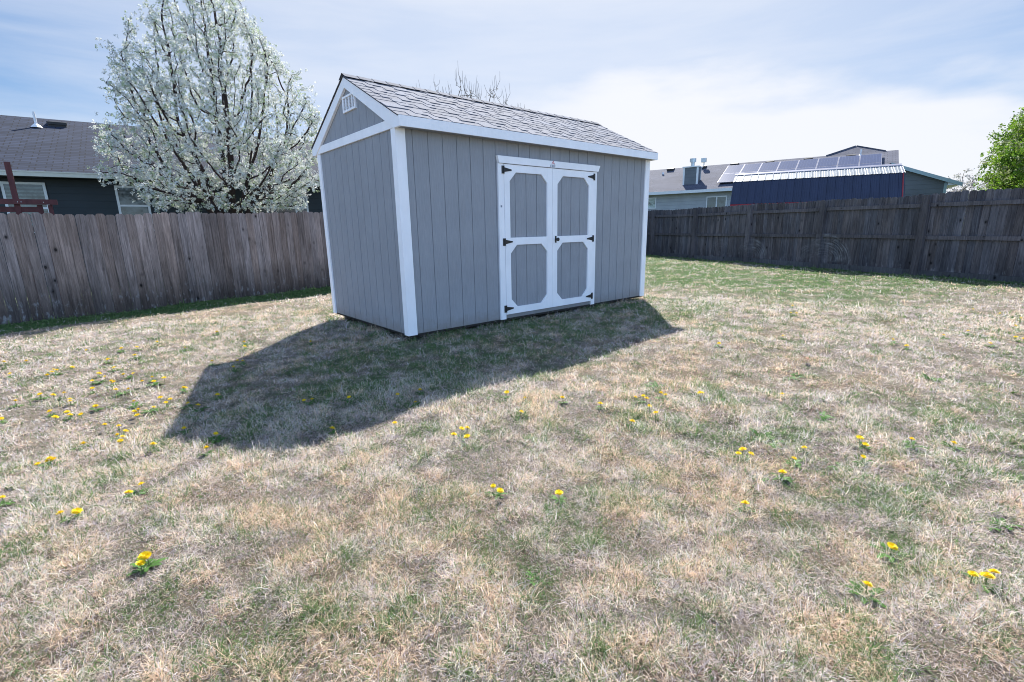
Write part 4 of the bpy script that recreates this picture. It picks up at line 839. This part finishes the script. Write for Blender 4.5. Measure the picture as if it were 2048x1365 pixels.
# ------------------------------------------------------------------ dandelions (plan positions in metres)
#DANDELIONS
DND = [
(-3.75,2.43,[(0.0, 0.0)],'small single dandelion scattered on the sunny lawn at the far left edge'),
(-3.56,2.28,[(0.0, 0.0)],'farthest single dandelion on the sunny lawn at the far left edge'),
(-3.64,1.73,[(0.0, 0.0)],'small single dandelion scattered on the sunny lawn at the far left edge'),
(-3.28,1.51,[(-0.022, 0.056), (-0.003, 0.067), (-0.064, -0.146), (-0.032, -0.045), (0.121, 0.067)],'five-headed yellow dandelion on the sunny lawn at the far left edge'),
(-3.36,0.67,[(0.0, 0.0)],'small single dandelion scattered on the sunny lawn at the far left edge'),
(-3.23,0.54,[(-0.036, -0.009), (0.036, 0.009)],'two-headed yellow dandelion on the sunny lawn at the far left edge'),
(-3.51,0.59,[(0.0, 0.0)],'small single dandelion scattered on the sunny lawn at the far left edge'),
(-3.27,0.08,[(0.0, 0.0)],'rightmost single dandelion on the sunny lawn at the far left edge'),
(-3.56,0.15,[(0.0, 0.0)],'nearest single dandelion on the sunny lawn at the far left edge'),
(-3.05,2.47,[(0.0, 0.0)],'leftmost single dandelion between the left fence and the shed shadow'),
(-2.86,1.71,[(0.0, 0.0)],'small single dandelion scattered between the left fence and the shed shadow'),
(-2.82,1.24,[(0.0, 0.0)],'nearest single dandelion between the left fence and the shed shadow'),
(-2.62,1.74,[(0.0, 0.0)],'small single dandelion scattered between the left fence and the shed shadow'),
(-2.72,2.29,[(0.0, 0.0)],'small single dandelion scattered between the left fence and the shed shadow'),
(-2.57,2.24,[(0.0, 0.0)],'small single dandelion scattered between the left fence and the shed shadow'),
(-2.35,2.46,[(0.0, 0.0)],'small single dandelion scattered between the left fence and the shed shadow'),
(-2.12,1.79,[(0.0, 0.0)],'small single dandelion scattered between the left fence and the shed shadow'),
(-1.66,2.47,[(0.0, 0.0)],'farthest single dandelion between the left fence and the shed shadow'),
(-1.52,1.52,[(0.0, 0.0)],'small single dandelion scattered between the left fence and the shed shadow'),
(-1.56,1.31,[(0.0, 0.0)],'rightmost single dandelion between the left fence and the shed shadow'),
(-2.0,0.75,[(0.0, 0.0)],'small single dandelion scattered between the left fence and the shed shadow'),
(-2.95,1.08,[(0.007, -0.02), (-0.007, 0.02)],'farthest two-headed dandelion in the crowded flower patch left of the shed shadow'),
(-2.95,0.85,[(0.049, 0.038), (-0.049, -0.038)],'leftmost two-headed dandelion in the crowded flower patch left of the shed shadow'),
(-2.85,0.64,[(-0.007, -0.005), (0.007, 0.005)],'small two-headed dandelion scattered in the crowded flower patch left of the shed shadow'),
(-2.72,0.82,[(-0.038, 0.011), (0.038, -0.011)],'small two-headed dandelion scattered in the crowded flower patch left of the shed shadow'),
(-2.55,0.36,[(-0.085, 0.031), (-0.0, -0.033), (0.085, 0.003)],'three-headed yellow dandelion in the crowded flower patch left of the shed shadow'),
(-2.55,0.51,[(0.0, 0.0)],'farthest single dandelion in the crowded flower patch left of the shed shadow'),
(-2.36,-0.11,[(-0.007, -0.015), (0.007, 0.015)],'rightmost two-headed dandelion in the crowded flower patch left of the shed shadow'),
(-3.0,0.52,[(0.0, 0.0)],'nearest single dandelion in the crowded flower patch left of the shed shadow'),
(-2.79,0.28,[(-0.044, 0.046), (0.044, -0.046)],'nearest two-headed dandelion in the crowded flower patch left of the shed shadow'),
(-3.15,0.29,[(-0.0, 0.02), (0.0, -0.02)],'farthest two-headed dandelion in the lower flower patch beside the left tip of the shadow'),
(-2.98,-0.05,[(-0.004, 0.013), (0.004, -0.013)],'nearest two-headed dandelion in the lower flower patch beside the left tip of the shadow'),
(-2.73,-0.2,[(0.0, 0.0)],'single yellow dandelion in the lower flower patch beside the left tip of the shadow'),
(-2.64,-0.44,[(0.112, 0.025), (0.149, 0.094), (0.089, 0.197), (0.022, -0.044), (-0.095, -0.057), (-0.078, -0.039), (-0.105, -0.029), (-0.092, -0.147)],'many-headed yellow dandelion in the lower flower patch beside the left tip of the shadow'),
(-3.15,-0.14,[(0.077, -0.06), (-0.011, 0.099), (0.01, -0.028), (-0.077, -0.011)],'four-headed yellow dandelion in the lower flower patch beside the left tip of the shadow'),
(-2.86,-0.91,[(-0.071, 0.241), (0.042, 0.001), (-0.005, -0.073), (0.021, -0.113), (0.005, -0.186), (0.008, 0.13)],'six-headed yellow dandelion in the lower flower patch beside the left tip of the shadow'),
(-3.05,-0.97,[(0.0, 0.0)],'farthest single dandelion just below the left tip of the shed shadow'),
(-2.43,-1.7,[(0.0, 0.0)],'rightmost single dandelion just below the left tip of the shed shadow'),
(-3.22,-1.19,[(0.014, 0.006), (0.031, -0.003), (-0.0, 0.002), (-0.044, -0.004)],'four-headed yellow dandelion just below the left tip of the shed shadow'),
(-2.69,-1.38,[(0.0, 0.0)],'small single dandelion scattered just below the left tip of the shed shadow'),
(-2.82,-2.04,[(0.03, 0.035), (-0.03, -0.035)],'two-headed yellow dandelion just below the left tip of the shed shadow'),
(-3.37,-1.66,[(0.0, 0.0)],'nearest single dandelion just below the left tip of the shed shadow'),
(-2.39,-0.57,[(0.0, 0.0)],'small single dandelion scattered inside the shed shadow'),
(-2.34,-0.73,[(0.0, 0.0)],'small single dandelion scattered inside the shed shadow'),
(-2.49,-1.16,[(0.0, 0.0)],'leftmost single dandelion inside the shed shadow'),
(-2.34,-1.48,[(0.0, 0.0)],'nearest single dandelion inside the shed shadow'),
(-2.17,-0.55,[(0.0, 0.0)],'small single dandelion scattered inside the shed shadow'),
(-1.64,-1.27,[(-0.027, 0.016), (0.027, -0.016)],'nearest two-headed dandelion inside the shed shadow'),
(-1.06,-1.72,[(0.0, 0.0)],'small single dandelion scattered inside the shed shadow'),
(-0.86,-1.74,[(0.0, 0.0)],'rightmost single dandelion inside the shed shadow'),
(-1.37,-1.46,[(0.0, 0.0)],'small single dandelion scattered inside the shed shadow'),
(-1.03,-1.96,[(0.0, 0.0)],'small single dandelion scattered inside the shed shadow'),
(-0.91,0.87,[(0.0, 0.0)],'farthest single dandelion inside the shed shadow'),
(-1.77,0.53,[(-0.021, 0.023), (0.021, -0.023)],'farthest two-headed dandelion inside the shed shadow'),
(-1.88,0.3,[(0.0, 0.0)],'small single dandelion scattered inside the shed shadow'),
(-1.7,-1.96,[(0.0, 0.0)],'nearest single dandelion on the sunny strip below the shadow edge'),
(-1.34,-2.21,[(0.0, 0.0)],'small single dandelion scattered on the sunny strip below the shadow edge'),
(-1.07,-2.67,[(-0.065, 0.009), (0.023, 0.041), (0.057, 0.026), (-0.015, -0.076)],'four-headed yellow dandelion on the sunny strip below the shadow edge'),
(-0.38,-2.32,[(0.0, 0.0)],'farthest single dandelion on the sunny strip below the shadow edge'),
(-0.35,-2.51,[(0.0, 0.0)],'small single dandelion scattered on the sunny strip below the shadow edge'),
(-0.54,-2.68,[(0.0, 0.0)],'small single dandelion scattered on the sunny strip below the shadow edge'),
(-0.13,-2.71,[(0.0, 0.0)],'rightmost single dandelion on the sunny strip below the shadow edge'),
(-0.0,-2.99,[(0.0, 0.0)],'farthest single dandelion on the straw lawn right of the shadow below the doors'),
(-0.09,-3.35,[(0.0, 0.0)],'nearest single dandelion on the straw lawn right of the shadow below the doors'),
(0.34,-3.13,[(-0.042, 0.031), (0.03, 0.006), (0.012, -0.037)],'three-headed yellow dandelion on the straw lawn right of the shadow below the doors'),
(0.24,-3.27,[(0.0, 0.0)],'small single dandelion scattered on the straw lawn right of the shadow below the doors'),
(0.14,-3.39,[(0.0, 0.0)],'rightmost single dandelion on the straw lawn right of the shadow below the doors'),
(0.52,-3.21,[(0.009, 0.027), (-0.009, -0.027)],'nearest two-headed dandelion on the straw lawn right of the shadow below the doors'),
(0.75,-3.41,[(-0.009, 0.005), (0.009, -0.005)],'farthest two-headed dandelion on the straw lawn right of the shadow below the doors'),
(1.2,-3.85,[(0.0, 0.0)],'single yellow dandelion on the middle lawn at the right'),
(2.35,-2.75,[(0.0, 0.0)],'leftmost single dandelion on the far green lawn toward the right fence'),
(3.13,-3.12,[(0.0, 0.0)],'small single dandelion scattered on the far green lawn toward the right fence'),
(4.75,-2.65,[(-0.025, 0.03), (0.025, -0.03)],'farthest two-headed dandelion on the far green lawn toward the right fence'),
(5.4,-2.4,[(0.0, 0.0)],'farthest single dandelion on the far green lawn toward the right fence'),
(3.64,-4.04,[(0.0, 0.0)],'small single dandelion scattered on the far green lawn toward the right fence'),
(3.48,-4.19,[(0.0, 0.0)],'nearest single dandelion on the far green lawn toward the right fence'),
(4.85,-4.5,[(0.0, 0.0)],'small single dandelion scattered on the far green lawn toward the right fence'),
(4.32,-4.36,[(0.0, 0.0)],'small single dandelion scattered on the far green lawn toward the right fence'),
(6.7,-4.33,[(0.0, 0.0)],'small single dandelion scattered on the far green lawn toward the right fence'),
(6.53,-4.62,[(0.0, 0.0)],'small single dandelion scattered on the far green lawn toward the right fence'),
(6.26,-4.84,[(0.0, 0.0)],'rightmost single dandelion on the far green lawn toward the right fence'),
(5.71,-4.83,[(0.0, 0.0)],'small single dandelion scattered on the far green lawn toward the right fence'),
(4.69,-4.93,[(0.011, 0.031), (-0.011, -0.031)],'nearest two-headed dandelion on the far green lawn toward the right fence'),
(4.18,-4.75,[(0.0, 0.0)],'small single dandelion scattered on the far green lawn toward the right fence'),
(0.03,-4.08,[(-0.039, 0.016), (0.02, 0.017), (0.019, -0.033)],'three-headed yellow dandelion on the mid distance lawn at the right'),
(0.36,-4.3,[(0.0, 0.0)],'small single dandelion scattered on the mid distance lawn at the right'),
(0.17,-4.31,[(0.0, 0.0)],'small single dandelion scattered on the mid distance lawn at the right'),
(-0.05,-4.33,[(0.0, 0.0)],'nearest single dandelion on the mid distance lawn at the right'),
(0.68,-4.52,[(0.029, 0.023), (-0.029, -0.023)],'two-headed yellow dandelion on the mid distance lawn at the right'),
(0.46,-4.58,[(0.0, 0.0)],'small single dandelion scattered on the mid distance lawn at the right'),
(0.9,-4.72,[(0.0, 0.0)],'farthest single dandelion on the mid distance lawn at the right'),
(1.03,-4.9,[(0.0, 0.0)],'rightmost single dandelion on the mid distance lawn at the right'),
(-0.51,-4.33,[(0.0, 0.0)],'farthest single dandelion in the right foreground'),
(-0.41,-4.9,[(0.0, 0.0)],'rightmost single dandelion in the right foreground'),
(-0.77,-4.9,[(0.0, 0.0)],'nearest single dandelion in the right foreground'),
(-0.36,-5.18,[(-0.043, 0.03), (-0.012, -0.008), (0.055, -0.022)],'three-headed yellow dandelion in the right foreground'),
(-3.09,-2.12,[(0.03, -0.01), (-0.03, 0.01)],'two-headed yellow dandelion in the left foreground'),
(-2.83,-2.85,[(0.002, 0.016), (0.012, 0.0), (-0.014, -0.016)],'three-headed yellow dandelion in the left foreground'),
(-1.35,-3.39,[(0.006, 0.037), (-0.006, -0.037)],'two-headed yellow dandelion on the straw lawn straight ahead below the shed'),
(-1.14,-3.65,[(0.0, 0.0)],'single yellow dandelion on the straw lawn straight ahead below the shed'),
]

k = NM('dandelion_yellow'); M['yellow'] = k.done(k.mixc((.86, .66, .015), k.attr()), .55, .2)
M['dleaf'] = leafmat('dandelion_leaf', .3)
def flower_mesh(seed):
    mb = MB(); rr = random.Random(seed)
    for ring, (n_, r0, r1, z0, z1) in enumerate(((17, .002, .0235, .0, .005), (14, .002, .019, .003, .010), (11, .001, .013, .005, .014), (7, .0, .007, .008, .017))):
        for i in range(n_):
            a = 6.283*(i+rr.random()*.5)/n_; q = r1*rr.uniform(.88, 1.1); c_, s_ = math.cos(a), math.sin(a); w_ = .0026+.0006*(3-ring); t_ = rr.uniform(.85, 1.12)
            mb.add([(r0*c_, r0*s_, z0), (q*.6*c_-w_*s_, q*.6*s_+w_*c_, z0+(z1-z0)*.7), (q*c_, q*s_, z1), (q*.6*c_+w_*s_, q*.6*s_-w_*c_, z0+(z1-z0)*.7)], [(0, 1, 2, 3)], (t_, t_*rr.uniform(.92, 1.05), t_))
    return mb
def leaves_mesh(seed, n_=9, ln=.095):
    mb = MB(); rr = random.Random(seed)
    for i in range(n_):
        a = 6.283*i/n_+rr.uniform(-.3, .3); l_ = ln*rr.uniform(.6, 1.15); rise = rr.uniform(.05, .4); c_, s_ = math.cos(a), math.sin(a); t_ = rr.uniform(.75, 1.3); col = (.075*t_, .17*t_, .035*t_)
        L_ = []; R_ = []; m_ = 7
        for k_ in range(m_+1):
            f = k_/m_; x_ = l_*f; z_ = .004+l_*rise*math.sin(f*2.2)*.8; w_ = (.004+.013*math.sin(min(1, f*1.05)*3.0)**.8*(.55 if k_ % 2 else 1.15)) if 0 < k_ < m_ else .002
            L_.append((x_*c_-w_*s_, x_*s_+w_*c_, z_)); R_.append((x_*c_+w_*s_, x_*s_-w_*c_, z_))
        o_ = len(mb.v); mb.add(L_+R_, [(k_, k_+1, m_+2+k_, m_+1+k_) for k_ in range(m_)], col)
    return mb
stm = MB(); stm.tube([(0, 0, 0), (0, 0, .05)], [.0022, .0019], 5, (.16, .22, .09))
protoF = []; protoL = []
for q in range(4):
    f_ = flower_mesh(q).build('flower_head', M['yellow'], fixn=False); protoF.append(f_.data); bpy.data.objects.remove(f_)
    l_ = leaves_mesh(q, 7+q).build('leaf_rosette', M['dleaf'], fixn=False); protoL.append(l_.data); bpy.data.objects.remove(l_)
s_ = stm.build('stem', M['dleaf']); stem_me = s_.data; bpy.data.objects.remove(s_)
dr2 = random.Random(77)
def child(nm, me, par_, loc, rot=(0, 0, 0), sc_=1):
    o = bpy.data.objects.new(nm, me); COL.objects.link(o); o.parent = par_; o.location = loc; o.rotation_euler = rot; o.scale = (sc_,)*3; return o
for (x_, y_, heads, lab) in DND:
    z_ = float(gz(x_, y_)); D = thing('dandelion', lab, 'dandelion', (x_, y_, z_), 0, 'dandelions in the lawn')
    child('leaf_rosette', protoL[dr2.randrange(4)], D, (0, 0, 0), (0, 0, dr2.uniform(0, 6)), dr2.uniform(.5, .85))
    for (hx, hy) in heads:
        sz = dr2.uniform(.7, 1.08); hh = dr2.uniform(.038, .056)
        child('stem', stem_me, D, (hx, hy, 0), (0, 0, 0), hh/.05)
        child('flower_head', protoF[dr2.randrange(4)], D, (hx, hy, hh), (dr2.uniform(-.35, .35), dr2.uniform(-.35, .35), dr2.uniform(0, 6)), sz)
WEEDS = [
(0.76,-2.97,'large leafy green weed below the doors side of the shadow edge'),
(0.41,-4.08,'dark round leafy weed among the purple grey grass on the right'),
(1.17,-2.03,'low green weed just outside the shadow edge below the doors'),
(2.63,-4.53,'flat green weed on the straw lawn toward the right edge'),
(1.85,-3.69,'spiky green weed left of the flat weed on the right lawn'),
(0.20,-5.19,'tall bladed green weed at the right edge of the foreground'),
(0.30,-4.56,'leafy weed under the two flower pair on the right'),
(0.30,3.20,'dark leafy weed against the back left corner of the shed'),
(-0.17,-4.26,'long leaved weed in the right centre of the lawn'),
(2.57,-5.08,'green weed cut by the right picture edge'),
(-1.65,-4.03,'bright green weed in the centre foreground'),
(-1.22,-4.52,'tiny green weed in the straw of the right foreground'),
(-2.13,-3.80,'bright lime weed left of centre in the foreground'),
(0.80,-3.54,'leafy weed right of the small flower group'),
(0.98,-4.22,'pale green weed on the mid right lawn'),
(-2.99,-0.87,'leafy weed at the left edge below the crowded flowers'),
(4.18,-1.27,'low weed beside the far corner of the shed shadow'),
]

for i, (x_, y_, lab) in enumerate(WEEDS):
    D = thing('weed', lab, 'weed', (x_, y_, float(gz(x_, y_))-.006), 0, 'leafy weeds in the lawn')
    big_ = i in (0, 1, 6); n_ = 3 if i == 7 or big_ else 2
    for q in range(n_):
        child('leaf_rosette', protoL[dr2.randrange(4)], D, (dr2.uniform(-.06, .06), dr2.uniform(-.05, .05), 0), (dr2.uniform(-.3, .3), dr2.uniform(-.3, .3), dr2.uniform(0, 6)), dr2.uniform(.55, .85)*(1.2 if n_ == 3 else 1)*(.5 if i in (10, 11, 12) else 1))
mb = MB(); mb.add([(-.05, 0, .0), (-.02, -.03, .012), (.03, -.028, .018), (.06, .0, .006), (.03, .03, .022), (-.02, .028, .016), (0, 0, .004)], [(0, 1, 6), (1, 2, 6), (2, 3, 6), (3, 4, 6), (4, 5, 6), (5, 0, 6)])
M['dead_leaf'] = noisy('dead_leaf', (.26, .09, .03), .7, .2, 40)
dlf = mb.build('dead_leaf', M['dead_leaf'], fixn=False); dlf.location = (2.36, -3.62, float(gz(2.36, -3.62))+.055); dlf.rotation_euler = (.3, .2, .5)
tag(dlf, 'curled rust brown dead leaf lying on the straw lawn at the right', 'leaf')
